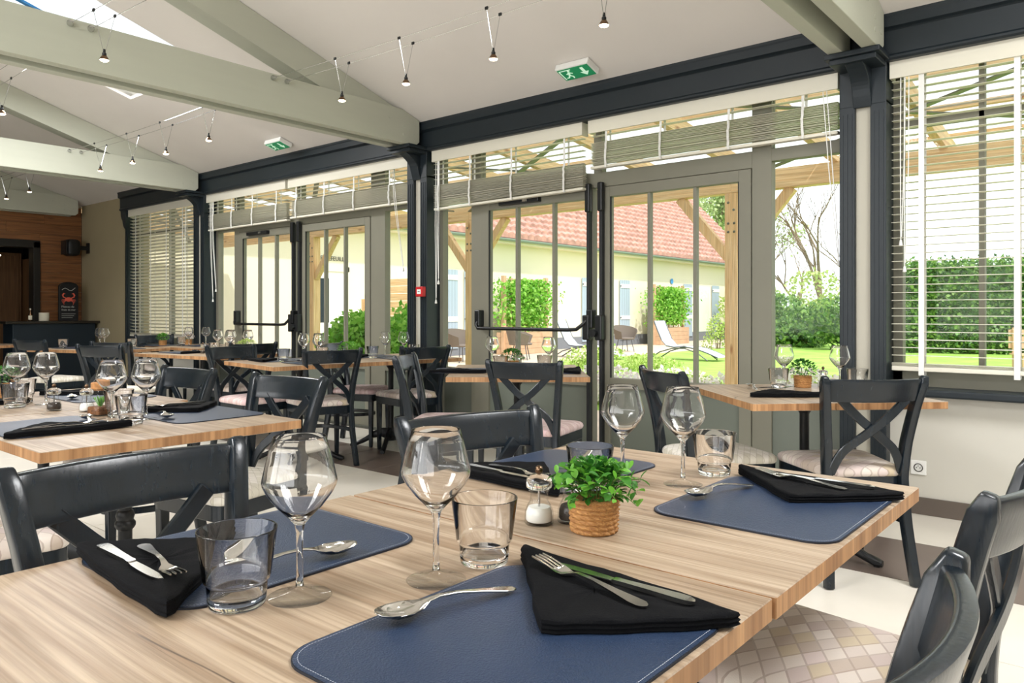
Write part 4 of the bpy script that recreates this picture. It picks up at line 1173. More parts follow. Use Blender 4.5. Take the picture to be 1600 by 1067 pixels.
def setting(cx, cy, rot, where, items='mnfksgt', near=False, over={}):
    c, s = math.cos(rot), math.sin(rot)
    W_ = lambda x, y: (cx + x * c - y * s, cy + x * s + y * c)

    def put(P, key, x, y, z, rz, label, cat, group):
        if key in over: xx, yy = over[key]
        else: xx, yy = W_(x, y)
        P.put((xx, yy, z), rz + rot, label + ' ' + where, cat, group)
    if 'm' in items: put(MATP if near else MATF, 'm', 0, 0, TZ, 0, 'navy leather placemat', 'placemat', 'navy leather placemats')
    if 'n' in items: put(NAP, 'n', 0, 0, TZ + 0.0035, 0, 'folded black cloth napkin', 'napkin', 'folded black napkins')
    if 'f' in items: put(FRK, 'f', -0.012, 0.160, TZ + 0.0185, math.atan2(0.25, -0.052) - PI + math.radians(0), 'steel fork lying on the napkin', 'fork', 'steel forks') if False else put(FRK, 'f', -0.008, 0.156, TZ + 0.0185, math.radians(-90 - 10), 'steel fork lying on the napkin', 'fork', 'steel forks') if False else put(FRK, 'f', -0.006, 0.158, TZ + 0.0185, math.radians(-102), 'steel fork', 'fork', 'steel forks')
    if 'k' in items: put(KNI, 'k', 0.022, 0.186, TZ + 0.0190, math.radians(-92), 'steel knife', 'knife', 'steel knives')
    if 's' in items: put(SPO, 's', -0.118, 0.012, TZ + 0.0048, math.radians(-15.5), 'steel dessert spoon', 'spoon', 'steel spoons')
    if 'g' in items: put(WG, 'g', -0.211, 0.078, TZ, 0, 'empty angular wine glass', 'wine glass', 'wine glasses')
    if 't' in items: put(TU, 't', -0.208, 0.177, TZ, 0, 'clear water tumbler', 'tumbler', 'water tumblers')


setting(-0.562, 0.680, 0, 'at the bottom centre setting of the nearest table', near=True)
setting(-1.098, 0.672, PI, 'at the front left setting of the nearest table', near=True, over={'g': (-0.868, 0.597), 't': (-0.906, 0.528)})
setting(-0.560, 1.480, 0, 'at the right-hand setting of the nearest table, beyond the plant', near=True, over={'g': (-0.784, 1.528), 't': (-0.774, 1.665)})
setting(-1.095, 1.480, PI, 'at the far left setting of the nearest table, behind the plant', near=True, over={'g': (-0.91, 1.481), 't': (-0.90, 1.335)})
setting(-2.80, 0.950, -PI / 2, 'at the near side of the succulent table', over={'g': (-2.745, 1.128), 't': (-2.642, 1.149)})
setting(-2.72, 1.420, PI / 2, 'at the far side of the succulent table', over={'g': (-2.725, 1.237), 't': (-2.86, 1.20)})
setting(-3.82, 0.975, -PI / 2, 'at the left edge table, near side', items='mngt', over={'g': (-3.55, 1.087), 't': (-3.45, 1.05)})
setting(-3.62, 1.44, PI / 2, 'at the left edge table, far side', items='mnsgt', over={'g': (-3.49, 1.175), 't': (-3.62, 1.13)})
# corner table at the right-hand post
setting(-1.47, 3.42, math.radians(225), 'at the corner table, left side', items='nsfgt', over={'n': (-1.36, 3.55), 's': (-1.49, 3.64), 'f': (-1.36, 3.52), 'g': (-1.43, 3.90), 't': (-1.41, 3.77)})
setting(-0.98, 3.62, math.radians(-45), 'at the corner table, right side', items='gt', over={'g': (-1.17, 3.95), 't': (-1.10, 4.00)})
# table at the push-bar door
setting(-3.42, 3.58, math.radians(220), 'at the push-bar door table, left side', items='mngt', over={'g': (-3.45, 3.92), 't': (-3.2, 3.72)})
setting(-2.93, 3.85, math.radians(-50), 'at the push-bar door table, right side', items='mngt', over={'g': (-3.06, 4.05), 't': (-3.02, 3.95)})
# long far table
setting(-5.25, 3.44, math.radians(172), 'at the long far table, nearer left place', items='mngt', over={'g': (-5.12, 3.56), 't': (-5.10, 3.36)})
setting(-4.83, 3.46, math.radians(-8), 'at the long far table, nearer right place', items='mnsgt', over={'g': (-5.01, 3.62), 't': (-5.10, 3.72)})
setting(-5.12, 4.26, math.radians(172), 'at the long far table, farther left place', items='mngt', over={'g': (-4.97, 4.27), 't': (-4.93, 4.10)})
setting(-4.72, 4.28, math.radians(-8), 'at the long far table, farther right place', items='mngt', over={'g': (-4.86, 4.38), 't': (-4.90, 4.53)})
# tables at the far window
setting(-6.95, 3.52, math.radians(-81), 'at the far window table, left place', items='mnsgt', over={'g': (-6.83, 3.78), 't': (-6.53, 3.74)})
setting(-6.45, 3.80, math.radians(99), 'at the far window table, right place', items='mgt', over={'g': (-6.68, 3.83), 't': (-6.60, 3.62)})
setting(-8.70, 4.12, math.radians(-84), 'at the farthest window table, left place', items='mgt', over={'g': (-8.25, 4.22), 't': (-8.42, 4.22)})
setting(-8.25, 4.35, math.radians(96), 'at the farthest window table, right place', items='mg', over={'g': (-8.08, 4.33)})
setting(-8.75, 3.25, math.radians(-73), 'at the table before the bar, left place', items='mgt', over={'g': (-8.62, 3.42), 't': (-8.73, 3.10)})
setting(-8.20, 3.45, math.radians(107), 'at the table before the bar, right place', items='mngt', over={'g': (-8.50, 3.42), 't': (-8.30, 3.62)})
for (x, y, wd) in ((-6.40, 3.66, 'middle of the far window table'), (-6.50, 3.90, 'back of the far window table')):
    WG.put((x, y, TZ), 0, 'empty wine glass at the ' + wd, 'wine glass', 'wine glasses')


# ------------------------------------------------------------------ mills, jar, plants
def make_mill(fill):
    r = empty('spice_mill')
    MB().lathe([(0, 0.0), (.024, 0.0), (.0258, .002), (.0262, .012), (.0255, .024), (.0215, .034), (.0165, .042), (.0160, .056), (.0185, .060), (.0190, .062), (.0178, .062), (.0148, .057), (.0150, .043), (.0198, .034), (.0238, .024), (.0245, .008), (.022, .005), (0, .005)], 36).build('glass_body', 'thin_glass', r, smooth='full')
    MB().lathe([(0, .0056), (.0215, .0056), (.0238, .009), (.0232, .022), (.0195, .031), (0, .031)], 28).build('filling', fill, r, smooth=True)
    MB().lathe([(0, .0625), (.0170, .0625), (.0225, .066), (.0240, .073), (.0225, .081), (.016, .086), (.006, .0885), (0, .0885)], 36).build('glass_head', 'glass', r, smooth='full')
    MB().lathe([(0, .010), (.0022, .010), (.0022, .0615), (0, .0615)], 10).build('spindle', 'chrome', r)
    MB().lathe([(0, .0885), (.003, .0885), (.0035, .090), (.0065, .0925), (.0075, .0975), (.0062, .1020), (.003, .1045), (0, .105)], 20).build('knob', 'bronze', r, smooth='full')
    return Proto(r)


MS = make_mill('salt'); MP = make_mill('peppercorn')
MS.put((-0.838, 1.080, TZ), 0.2, 'clear salt mill with a round brown knob left of the basket plant', 'mill', 'glass spice mills')
MP.put((-0.800, 1.128, TZ), 0.5, 'clear pepper mill behind the salt mill, half hidden by the basket plant', 'mill', 'glass spice mills')
MP.put((-3.245, 1.120, TZ), 0, 'clear pepper mill on the left-hand tables, left of the pair', 'mill', 'glass spice mills')
MS.put((-3.12, 1.19, TZ), 0, 'clear salt mill on the left-hand tables, beside the succulent jar', 'mill', 'glass spice mills')
MS.put((-1.26, 3.98, TZ), 0, 'clear salt mill on the corner table beside its plant', 'mill', 'glass spice mills')
MP.put((-6.62, 3.52, TZ), 0, 'clear pepper mill on the far window table', 'mill', 'glass spice mills')
MS.put((-6.50, 3.56, TZ), 0, 'clear salt mill on the far window table', 'mill', 'glass spice mills')
MS.put((-3.24, 3.98, TZ), 0, 'clear salt mill on the push-bar door table', 'mill', 'glass spice mills')

r = empty('succulent_jar', (-2.965, 1.178, TZ), 0.3); tag(r, 'glass cube jar with green succulent, bark chips and cork lid', 'jar')
q = rounded_rect(0.070, 0.070, 0.010, 4); qi = rounded_rect(0.065, 0.065, 0.008, 4)
m = MB(); m.loft([[(x * k, y * k, z) for x, y in q] for k, z in ((0.96, 0.0), (1, 0.003), (1, 0.078), (0.8, 0.088), (0.7, 0.092), (0.7, 0.098))] + [[(x * k, y * k, z) for x, y in qi] for k, z in ((0.7, 0.098), (0.7, 0.092), (0.8, 0.086), (1, 0.077), (1, 0.005), (0.9, 0.004))])
m.build('glass_jar', 'thin_glass', r, smooth=True)
m = MB(); m.loft([[(x * k, y * k, z) for x, y in qi] for k, z in ((0.92, 0.0055), (0.97, 0.008), (0.97, 0.030), (0.9, 0.034), (0.05, 0.034))]); m.build('bark_chips', 'bark_chips', r)
MB().lathe([(0, 0.092), (0.021, 0.092), (0.024, 0.099), (0.031, 0.099), (0.031, 0.120), (0.028, 0.122), (0, 0.122)], 24).build('cork_lid', 'cork', r, smooth=True)
for k in range(13):
    a = k * 2.4; t = 0.2 + 0.55 * (k / 13); m = MB(); L_ = 0.040; loops = []
    for f in (0, 0.3, 0.6, 0.85, 1.0):
        rad = 0.003 + L_ * f * t * 0.7; z = 0.033 + L_ * f * (1.0 - 0.25 * t); ww = 0.0045 * (1 - f) ** 0.6 + 0.0004
        cx, cy = rad * math.cos(a), rad * math.sin(a)
        loops.append([(cx - ww * math.sin(a), cy + ww * math.cos(a), z), (cx - 0.0015 * math.cos(a), cy - 0.0015 * math.sin(a), z + .0015), (cx + ww * math.sin(a), cy - ww * math.cos(a), z), (cx + .002 * math.cos(a), cy + .002 * math.sin(a), z - 0.001)])
    m.loft(loops).build('succulent_leaf', 'leaf_bright', r, smooth=True)


def basket_mesh(rt, rb, h, coils, n=84):
    m = MB(); vs = []; rows = coils * 6
    for j in range(rows + 1):
        f = j / rows; base = rb + (rt - rb) * f; ph_ = (f * coils) % 1.0
        for i in range(n):
            a = 2 * PI * i / n; k = int(min(coils - 1, f * coils))
            rr = base + 0.0040 * math.sin(PI * ph_) ** 0.6 + 0.0020 * math.sin(PI * ph_) * math.sin(a * 17 + k * 1.9 + ph_ * 5.0)
            vs.append((rr * math.cos(a), rr * math.sin(a), h * f))
    nb = len(vs)
    for i in range(n): a = 2 * PI * i / n; vs.append(((rt - 0.006) * math.cos(a), (rt - 0.006) * math.sin(a), h - 0.002))
    for i in range(n): a = 2 * PI * i / n; vs.append((0.02 * rt * math.cos(a), 0.02 * rt * math.sin(a), h - 0.012))
    fs = [(j * n + i, j * n + (i + 1) % n, (j + 1) * n + (i + 1) % n, (j + 1) * n + i) for j in range(rows + 2) for i in range(n)]
    fs.append(tuple(range(n - 1, -1, -1))); m.add(vs, fs); return m


def leaf_geo(m, p, d, up, L_, w, curl=0.3):
    d = Vector(d).normalized(); s = d.cross(Vector(up)); s = s.normalized() if s.length > 1e-4 else d.orthogonal().normalized(); n = s.cross(d)
    p = Vector(p); V = [p]
    for f, k in ((0.35, 0.9), (0.65, 1.0), (0.9, 0.55)):
        c = p + d * L_ * f + n * (-curl * L_ * f * f)
        V += [c - s * w * k + n * w * 0.25, c, c + s * w * k + n * w * 0.25]
    V.append(p + d * L_ - n * curl * L_)
    m.add(V, [(0, 2, 1), (0, 3, 2), (1, 2, 5, 4), (2, 3, 6, 5), (4, 5, 8, 7), (5, 6, 9, 8), (7, 8, 10), (8, 9, 10)])


# near basket plant: single leaves on branching stems
pl = empty('basket_plant', (-0.737, 1.106, TZ)); tag(pl, 'bushy green plant in a small rope-coiled basket on the nearest table', 'plant', 'table plants in baskets')
basket_mesh(0.0405, 0.037, 0.060, 7, 120).build('basket', 'basket_weave', pl, smooth='full')
lm = []
for v in range(4):
    m = MB(); leaf_geo(m, (0, 0, 0), (1, 0, 0), (0, 0, 1), 1.0, 0.25 + 0.03 * v, 0.15 + 0.12 * v); o = m.build('leaf', 'leaf_bright' if v % 2 == 0 else 'leaf_deep', smooth='full'); lm.append(o.data); bpy.data.objects.remove(o)
lr = random.Random(5); nleaf = 0
sprigs = 37
for k in range(sprigs):
    a = k * 2.39996; el = math.radians(8 + 80 * ((k + 0.5) / sprigs) ** 0.8)
    dirv = Vector((math.cos(a) * math.cos(el), math.sin(a) * math.cos(el), math.sin(el)))
    p0 = Vector((0.018 * math.cos(a), 0.018 * math.sin(a), 0.056)); L_ = lr.uniform(0.042, 0.060) + 0.016 * math.cos(el)
    pts = [p0 + dirv * L_ * t + Vector((0, 0, 0.012 * math.sin(t * PI) - (0.012 * t * t if el < 0.5 else 0))) for t in (0, 0.35, 0.7, 1.0)]
    MB().tube(pts, 0.0009, 5).build('stem', 'stem_green', pl)
    for j in range(8):
        t = 0.40 + 0.62 * j / 7; c = p0 + dirv * L_ * t + Vector((0, 0, 0.012 * math.sin(t * PI) - (0.012 * t * t if el < 0.5 else 0)))
        az = lr.uniform(0, 2 * PI); side = dirv.orthogonal().normalized(); side.rotate(Matrix.Rotation(az, 3, dirv))
        ld = (dirv * lr.uniform(0.3, 0.9) + side * lr.uniform(0.6, 1.0) + Vector((0, 0, 0.2))).normalized()
        o = bpy.data.objects.new('leaf', lm[lr.randrange(4)]); C.objects.link(o); o.parent = pl
        sz = lr.uniform(0.0165, 0.0225)
        M = ld.to_track_quat('X', 'Z').to_matrix().to_4x4(); o.matrix_local = Matrix.Translation(c) @ M @ Matrix.Rotation(lr.uniform(-.5, .5), 4, 'X') @ Matrix.Scale(sz, 4); nleaf += 1


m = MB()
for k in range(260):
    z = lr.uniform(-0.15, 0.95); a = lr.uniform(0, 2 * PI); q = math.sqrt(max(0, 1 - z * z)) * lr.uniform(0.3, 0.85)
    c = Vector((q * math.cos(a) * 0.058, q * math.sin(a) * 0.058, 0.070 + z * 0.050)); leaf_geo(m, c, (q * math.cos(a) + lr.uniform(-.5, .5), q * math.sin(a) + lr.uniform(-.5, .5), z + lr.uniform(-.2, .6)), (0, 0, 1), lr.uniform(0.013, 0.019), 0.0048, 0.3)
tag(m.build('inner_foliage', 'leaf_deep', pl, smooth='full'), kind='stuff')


def small_plant(loc, mname, label, rad=0.065, ht=0.055, basket=True, seed=1, cat='plant'):
    r = empty('basket_plant', loc); tag(r, label, cat, 'table plants in baskets')
    basket_mesh(0.0405, 0.037, 0.060, 7, 68).build('basket', 'basket_weave', r, smooth='full')
    lr = random.Random(seed); m = MB()
    for k in range(230):
        z = lr.uniform(-0.25, 1.0); a = lr.uniform(0, 2 * PI); q = math.sqrt(max(0, 1 - z * z)) * lr.uniform(0.65, 1.0)
        d = Vector((q * math.cos(a), q * math.sin(a), z)); c = Vector((d.x * rad, d.y * rad, 0.066 + ht * 0.35 + d.z * ht * 0.85)) * 1.0
        leaf_geo(m, c, (d + Vector((lr.uniform(-.6, .6), lr.uniform(-.6, .6), lr.uniform(-.2, .6)))), (0, 0, 1), lr.uniform(0.014, 0.022), 0.0055, 0.3)
    tag(m.build('foliage', mname, r, smooth='full'), kind='stuff')
    m = MB()
    for k in range(9): a = k * 0.7; m.tube([(0.01 * math.cos(a), 0.01 * math.sin(a), 0.05), (0.035 * math.cos(a), 0.035 * math.sin(a), 0.10)], 0.0012, 4)
    tag(m.build('stems', 'stem_green', r), kind='stuff')
    return r


small_plant((-3.84, 1.125, TZ), 'leaf_deep', 'dark green plant in a rope basket at the left picture edge', seed=2)
small_plant((-1.335, 3.90, TZ), 'leaf_deep', 'green plant in a rope basket on the corner table', seed=3)
small_plant((-3.22, 3.86, TZ), 'leaf_deep', 'green plant in a rope basket on the push-bar door table', seed=4, rad=0.075)
small_plant((-6.22, 3.72, TZ), 'leaf_pale', 'pale feathery plant in a basket on the far window table', seed=5, rad=0.085)
small_plant((-8.66, 4.12, TZ), 'leaf_bright', 'bright green plant in a basket on the farthest window table', seed=6)
small_plant((-4.96, 3.88, TZ), 'leaf_bright', 'bushy light green plant in a basket on the long far table', seed=8, rad=0.09)
r = small_plant((-8.72, 4.45, TZ), 'petal_white', 'white blossom posy in a basket on the farthest window table', seed=7)

# ================================================================== outside: ground, pergola, house, garden
GZ = -0.10
struct(MB().box(-60, 60, 7.95, 120, GZ - 0.05, GZ - 0.005).build('lawn', 'lawn_grass'))
struct(MB().box(-15, 8, YF + 0.25, 7.95, GZ - 0.06, GZ + 0.02).build('terrace', 'terrace_paving'))
struct(MB().box(-15.0, -11.3, 7.95, 60, GZ - 0.04, GZ + 0.015).build('path', 'terrace_paving'))
# pergola
PY = 7.70
pg = empty('pergola', (0, 0, GZ + 0.02)); tag(pg, 'pine pergola with pale translucent roof sheets along the garden front', 'pergola')
z0 = -(GZ + 0.02)
for px in (-10.77, -7.14, -3.36, 0.45, 4.2):
    MB().box(-0.07, 0.07, -0.07, 0.07, 0, 2.40 + z0).build('post', 'pine_z', pg, bevel=0.006, loc=(px, PY, 0))
    for s in (-1, 1):
        MB().bar((s * 0.05, 0, 1.72), (s * 0.62, 0, 2.40), 0.10, 0.085, up=(0, 1, 0)).build('knee_brace', 'pine_z', pg, bevel=0.004, loc=(px, PY, z0))
    for (bx, bz) in ((-.03, 2.30), (.03, 2.22), (-.03, 2.08), (.035, 2.08), (-.03, 1.99), (.035, 1.99), (.02, .35)):
        MB().lathe([(0, -0.012), (0.008, -0.010), (0.014, -0.002), (0.014, 0.0), (0, 0.0)], 10).build('bolt_head', 'galvanised', pg, smooth=True).matrix_local = Matrix.Translation((px + bx, PY - 0.07, bz + z0)) @ Matrix.Rotation(-PI / 2, 4, 'X')
for (a, b) in ((-14.5, -10.77), (-10.77, -7.14), (-7.14, -3.36), (-3.36, 0.45), (0.45, 5.0)):
    MB().box(-(b - a) / 2, (b - a) / 2, -0.07, 0.07, -0.10, 0.10).build('eaves_beam', 'pine', pg, bevel=0.005, loc=((a + b) / 2, PY, 2.50 + z0))
MB().box(-14.5, 5, YF + 0.27, YF + 0.35, 2.86 + z0, 3.02 + z0).build('wall_plate', 'pine', pg)
for k in range(21):
    x = -14.4 + k * 0.93
    MB().bar((x, YF + 0.35, 2.93 + z0), (x, PY + 0.35, 2.62 + z0), 0.07, 0.14).build('rafter', 'pine_y', pg)
for k in range(4):
    f = (k + 0.5) / 4; y = YF + 0.35 + f * 3.2; z = 2.93 - 0.31 * f + 0.10
    MB().box(-14.5, 5, y - 0.03, y + 0.03, z - 0.025 + z0, z + 0.025 + z0).build('purlin', 'pine', pg)
for k in range(11):
    a = -14.5 + k * 1.74; m = MB()
    A = (YF + 0.3, 3.065 + z0); B = (PY + 0.5, 2.74 + z0)
    m.add([(a, A[0], A[1]), (a + 1.72, A[0], A[1]), (a + 1.72, B[0], B[1]), (a, B[0], B[1]), (a, A[0], A[1] + .016), (a + 1.72, A[0], A[1] + .016), (a + 1.72, B[0], B[1] + .016), (a, B[0], B[1] + .016)], [(0, 1, 2, 3), (7, 6, 5, 4), (0, 4, 5, 1), (1, 5, 6, 2), (2, 6, 7, 3), (3, 7, 4, 0)])
    m.build('roof_sheet', 'roof_sheet', pg)
for (xa, xb) in ((-14.6, -10.9), (-10.6, -7.3), (-7.0, -3.5), (-3.2, 0.3)):
    for (p, q) in (((xa, YF + .5, 2.83 + z0), (xb, PY - .2, 2.53 + z0)), ((xb, YF + .5, 2.80 + z0), (xa, PY - .2, 2.50 + z0))):
        MB().bar(p, q, 0.06, 0.012).build('wind_brace', 'galvanised', pg)

# long cream house wing
HX = -15.0; H0, H1 = 5.3, 36.0
hs = empty('house', (HX, 20, GZ)); tag(hs, 'long cream house wing with a red tiled roof and grey shutters across the garden', 'house')
ez = 3.30 - GZ
MB().box(-8, 0, H0 - 20, H1 - 20, 0, ez).build('wall', 'render_cream', hs)
MB().box(-0.05, 0.03, H0 - 20, H1 - 20, 0, 0.40).build('plinth', 'plinth_grey', hs)
MB().box(-0.1, 0.42, H0 - 20.2, H1 - 19.8, ez - 0.10, ez - 0.02).build('soffit', 'render_cream', hs)
m = MB(); pts = [(0.52 + 0.07 * math.cos(t), ez + 0.02 + 0.07 * math.sin(t)) for t in np.linspace(PI, 2 * PI, 9)]
m.loft([[(x, y, z) for x, z in pts + [(0.57, ez + .03), (0.47, ez + .03)]] for y in (H0 - 20.2, H1 - 19.8)]); m.build('gutter', 'gutter_zinc', hs)
# roof: overlapping courses of tiles
pitch = 1.0; rows, cols = 24, 100
TL = (H1 - H0 + 0.4) / cols; rv = []; rf = []
cs = 1 / math.sqrt(1 + pitch * pitch); sl = 0.30
for i in range(rows):
    for j in range(cols):
        y0_ = H0 - 20.2 + j * TL; u0 = i * sl * cs; u1 = (i + 1.12) * sl * cs
        k = len(rv)
        for (u, lift) in ((u0, 0.13), (u1, 0.02)):
            for (t, b) in ((0.0, 0.0), (0.22, 0.035), (0.5, 0.05), (0.78, 0.03), (0.98, 0.0)):
                rv.append((0.5 - u - (lift + b) * 0.0, y0_ + t * TL, ez + 0.06 + u * pitch + (lift + b)))
        for q in range(4): rf.append((k + q, k + q + 1, k + 6 + q, k + 5 + q))
        # butt end
        kk = len(rv)
        rv += [(0.5 - u0, y0_, ez + 0.06 + u0 * pitch), (0.5 - u0, y0_ + 0.98 * TL, ez + 0.06 + u0 * pitch)]
        rf.append((kk, kk + 1, k + 4, k + 3, k + 2, k + 1, k))
m = MB(); m.v = rv; m.f = rf
me = bpy.data.meshes.new('roof_tiles'); me.from_pydata(rv, [], rf); me.materials.append(MATS['roof_tile'])
o = bpy.data.objects.new('roof_tiles', me); C.objects.link(o); o.parent = hs; o['kind'] = 'stuff'
u1 = rows * sl * cs
MB().add([(0.5, H0 - 20.2, ez + .03), (0.5, H1 - 19.8, ez + .03), (0.5 - u1, H1 - 19.8, ez + .03 + u1), (0.5 - u1, H0 - 20.2, ez + .03 + u1), (-8.5, H1 - 19.8, ez), (-8.5, H0 - 20.2, ez)], [(0, 1, 2, 3), (3, 2, 4, 5), (1, 4, 2), (0, 3, 5)]).build('roof_deck', 'roof_tile', hs)
rw = MB(); u = 2.3
rw.add([(0.5 - u + dx, 6.6 + dy, ez + .2 + (u - dx) * pitch) for dx, dy in ((0, 0), (0, 1.0), (-0.8, 1.0), (-0.8, 0))] + [(0.5 - u + dx, 6.6 + dy, ez + .3 + (u - dx) * pitch) for dx, dy in ((0, 0), (0, 1.0), (-0.8, 1.0), (-0.8, 0))], [(3, 2, 1, 0), (4, 5, 6, 7), (0, 1, 5, 4), (1, 2, 6, 5), (2, 3, 7, 6), (3, 0, 4, 7)])
rwo = rw.build('roof_window', 'gutter_zinc', hs)


def shutter(yc, w, zt=2.34, zb=0.12):
    s = MB().box(0.03, 0.065, -w / 2, w / 2, zb - GZ, zt - GZ).build('shutter', 'shutter_grey', hs, bevel=0.004, loc=(0, yc - 20, 0))
    for z in (zt - 0.22, 0.95): MB().box(0.065, 0.085, -w / 2 + 0.02, w / 2 - 0.02, z - 0.07 - GZ, z + 0.07 - GZ).build('shutter_batten', 'door_white', s)
    for z in (zt - 0.22, 0.95): MB().box(0.085, 0.092, -w / 2 - 0.03, -w / 2 + 0.05, z - 0.02 - GZ, z + 0.02 - GZ).build('hinge', 'shutter_iron', s)
    for k in range(1, 5): MB().box(0.0645, 0.0665, -w / 2 + w * k / 5 - 0.004, -w / 2 + w * k / 5 + 0.004, zb - GZ, zt - GZ).build('groove', 'plinth_grey', s)


for yc, w in ((15.2, 0.62), (16.1, 0.62), (22.05, 0.7), (24.5, 0.7), (29.6, 0.75), (32.3, 0.7)): shutter(yc, w)
for (ya, yb) in ((13.3, 14.7), (22.6, 24.0), (30.2, 31.8)):
    w = MB().box(-0.02, 0.028, ya - 20, yb - 20, 0.1 - GZ, 2.25 - GZ).build('window_frame', 'door_white', hs)
    MB().box(0.028, 0.034, ya - 19.9, yb - 20.1, 0.25 - GZ, 2.15 - GZ).build('window_pane', 'window_glass', w)
d_ = MB().box(0.0, 0.05, 10.55 - 20, 11.55 - 20, 0, 2.12 - GZ).build('front_door', 'door_white', hs, bevel=0.004)
MB().box(0.05, 0.056, 10.70 - 20, 11.10 - 20, 0.9 - GZ, 1.95 - GZ).build('door_glass', 'bar_front', d_)
MB().box(0.03, 0.08, 10.42 - 20, 10.55 - 20, 0, 2.24 - GZ).box(0.03, 0.08, 11.55 - 20, 11.68 - 20, 0, 2.24 - GZ).box(0.03, 0.08, 10.42 - 20, 11.68 - 20, 2.12 - GZ, 2.26 - GZ).build('door_surround', 'render_cream', hs)
text_mesh('CHEVREFEUILLE', 0.15, 'house_name', 'letter_black', hs, Matrix.Translation((0.035, 11.15 - 20, 2.38 - GZ)) @ ROT, 0.004, width=0.95)
MB().tube([(0.03, 28.2 - 20, 2.42 - GZ), (0.045, 28.2 - 20, 2.42 - GZ)], 0.11, 18).build('number_plate', 'plate_blue', hs)


def leaf_cloud(P, size, name, mname, parent=None, seed=0, flat=None):
    """one small folded quad per leaf at the points P"""
    g = np.random.default_rng(seed); n = len(P); P = np.asarray(P, float)
    d = g.normal(size=(n, 3)); d /= np.linalg.norm(d, axis=1)[:, None]
    if flat is not None: d = d * (1 - flat) + np.array([0, 0, 1.0]) * 0
    t = g.normal(size=(n, 3)); s = np.cross(d, t); s /= np.linalg.norm(s, axis=1)[:, None] + 1e-9
    L_ = size * g.uniform(0.7, 1.35, n)[:, None]; w = L_ * 0.34; nn = np.cross(d, s)
    V = np.stack([P, P + d * L_ * 0.5 + s * w + nn * w * .3, P + d * L_, P + d * L_ * 0.5 - s * w + nn * w * .3], 1).reshape(-1, 3)
    me = bpy.data.meshes.new(name); me.vertices.add(4 * n); me.vertices.foreach_set('co', V.ravel())
    me.loops.add(4 * n); me.loops.foreach_set('vertex_index', np.arange(4 * n, dtype=np.int32))
    me.polygons.add(n); me.polygons.foreach_set('loop_start', np.arange(0, 4 * n, 4, dtype=np.int32)); me.polygons.foreach_set('loop_total', np.full(n, 4, dtype=np.int32))
    me.update(calc_edges=True); me.materials.append(MATS[mname])
    o = bpy.data.objects.new(name, me); C.objects.link(o); o['kind'] = 'stuff'
    if parent: o.parent = parent
    return o


def blob(n, rx, ry, rz, zc, g, lumps=7, inner=0.55):
    c = g.normal(size=(lumps, 3)) * 0.45; k = g.integers(0, lumps, n)
    v = g.normal(size=(n, 3)); v /= np.linalg.norm(v, axis=1)[:, None]; v *= g.uniform(inner, 1.0, n)[:, None] ** 0.5 * 0.62
    p = v + c[k]; p = p * np.array([rx, ry, rz]) + np.array([0, 0, zc]); p[:, 2] = np.maximum(p[:, 2], 0.03); return p


def shrub(loc, n, r3, zc, size, mname, label, cat='shrub', seed=0, group=None, stems=5, extra=None):
    g = np.random.default_rng(seed); r = empty('shrub', loc); tag(r, label, cat, group)
    leaf_cloud(blob(n, *r3, zc, g), size, 'foliage', mname, r, seed)
    for k in range(stems):
        a = 2 * PI * k / stems; MB().tube([(0.06 * math.cos(a), 0.06 * math.sin(a), 0), (r3[0] * .35 * math.cos(a), r3[1] * .35 * math.sin(a), zc)], [0.015, 0.006], 5).build('stem', 'bark', r)
    if extra: leaf_cloud(blob(extra[0], r3[0] * 1.06, r3[1] * 1.06, r3[2] * 1.06, zc + 0.04, g, inner=0.9), extra[1], 'blossom', extra[2], r, seed + 50)
    return r


GS = 'garden shrubs'
shrub((-8.75, 7.05, GZ + .02), 5200, (0.75, 0.6, 0.75), 0.62, 0.085, 'leaf_shrub', 'big bright green leafy shrub behind the right leaf of the far door', seed=1, group=GS)
shrub((-7.75, 7.20, GZ + .02), 3600, (0.55, 0.5, 0.7), 0.55, 0.085, 'leaf_shrub', 'bright green shrub outside the narrow pane left of the middle post', seed=2, group=GS)
shrub((-5.75, 9.1, GZ), 2200, (0.75, 0.6, 0.20), 0.16, 0.05, 'leaf_pale', 'white-flowering low shrub just beyond the pergola, left of the lawn', seed=3, group=GS, extra=(2600, 0.06, 'petal_white'))
shrub((-4.75, 9.3, GZ), 1800, (0.65, 0.5, 0.20), 0.15, 0.05, 'leaf_pale', 'white-flowering low shrub right of the first, before the sunny lawn', seed=4, group=GS, extra=(2400, 0.06, 'petal_white'))
shrub((-3.0, 9.0, GZ), 2200, (0.9, 0.6, 0.24), 0.34, 0.05, 'leaf_pale', 'white-flowering shrub outside behind the corner table glasses', seed=5, group=GS, extra=(3000, 0.06, 'petal_white'))
shrub((-9.0, 13.0, GZ), 1600, (0.7, 0.6, 0.26), 0.2, 0.06, 'leaf_pale', 'yellow-green border plant beside the first tub chair', seed=6, group=GS)
shrub((-8.2, 14.5, GZ), 1500, (0.8, 0.7, 0.22), 0.16, 0.06, 'leaf_pale', 'yellow-green border plant before the tub chair at the lawn edge', seed=7, group=GS)
shrub((-11.2, 24.4, GZ), 700, (0.35, 0.35, 0.6), 0.55, 0.08, 'leaf_pale', 'slim yellow-green plant beside the far tub chair', seed=8, group=GS)


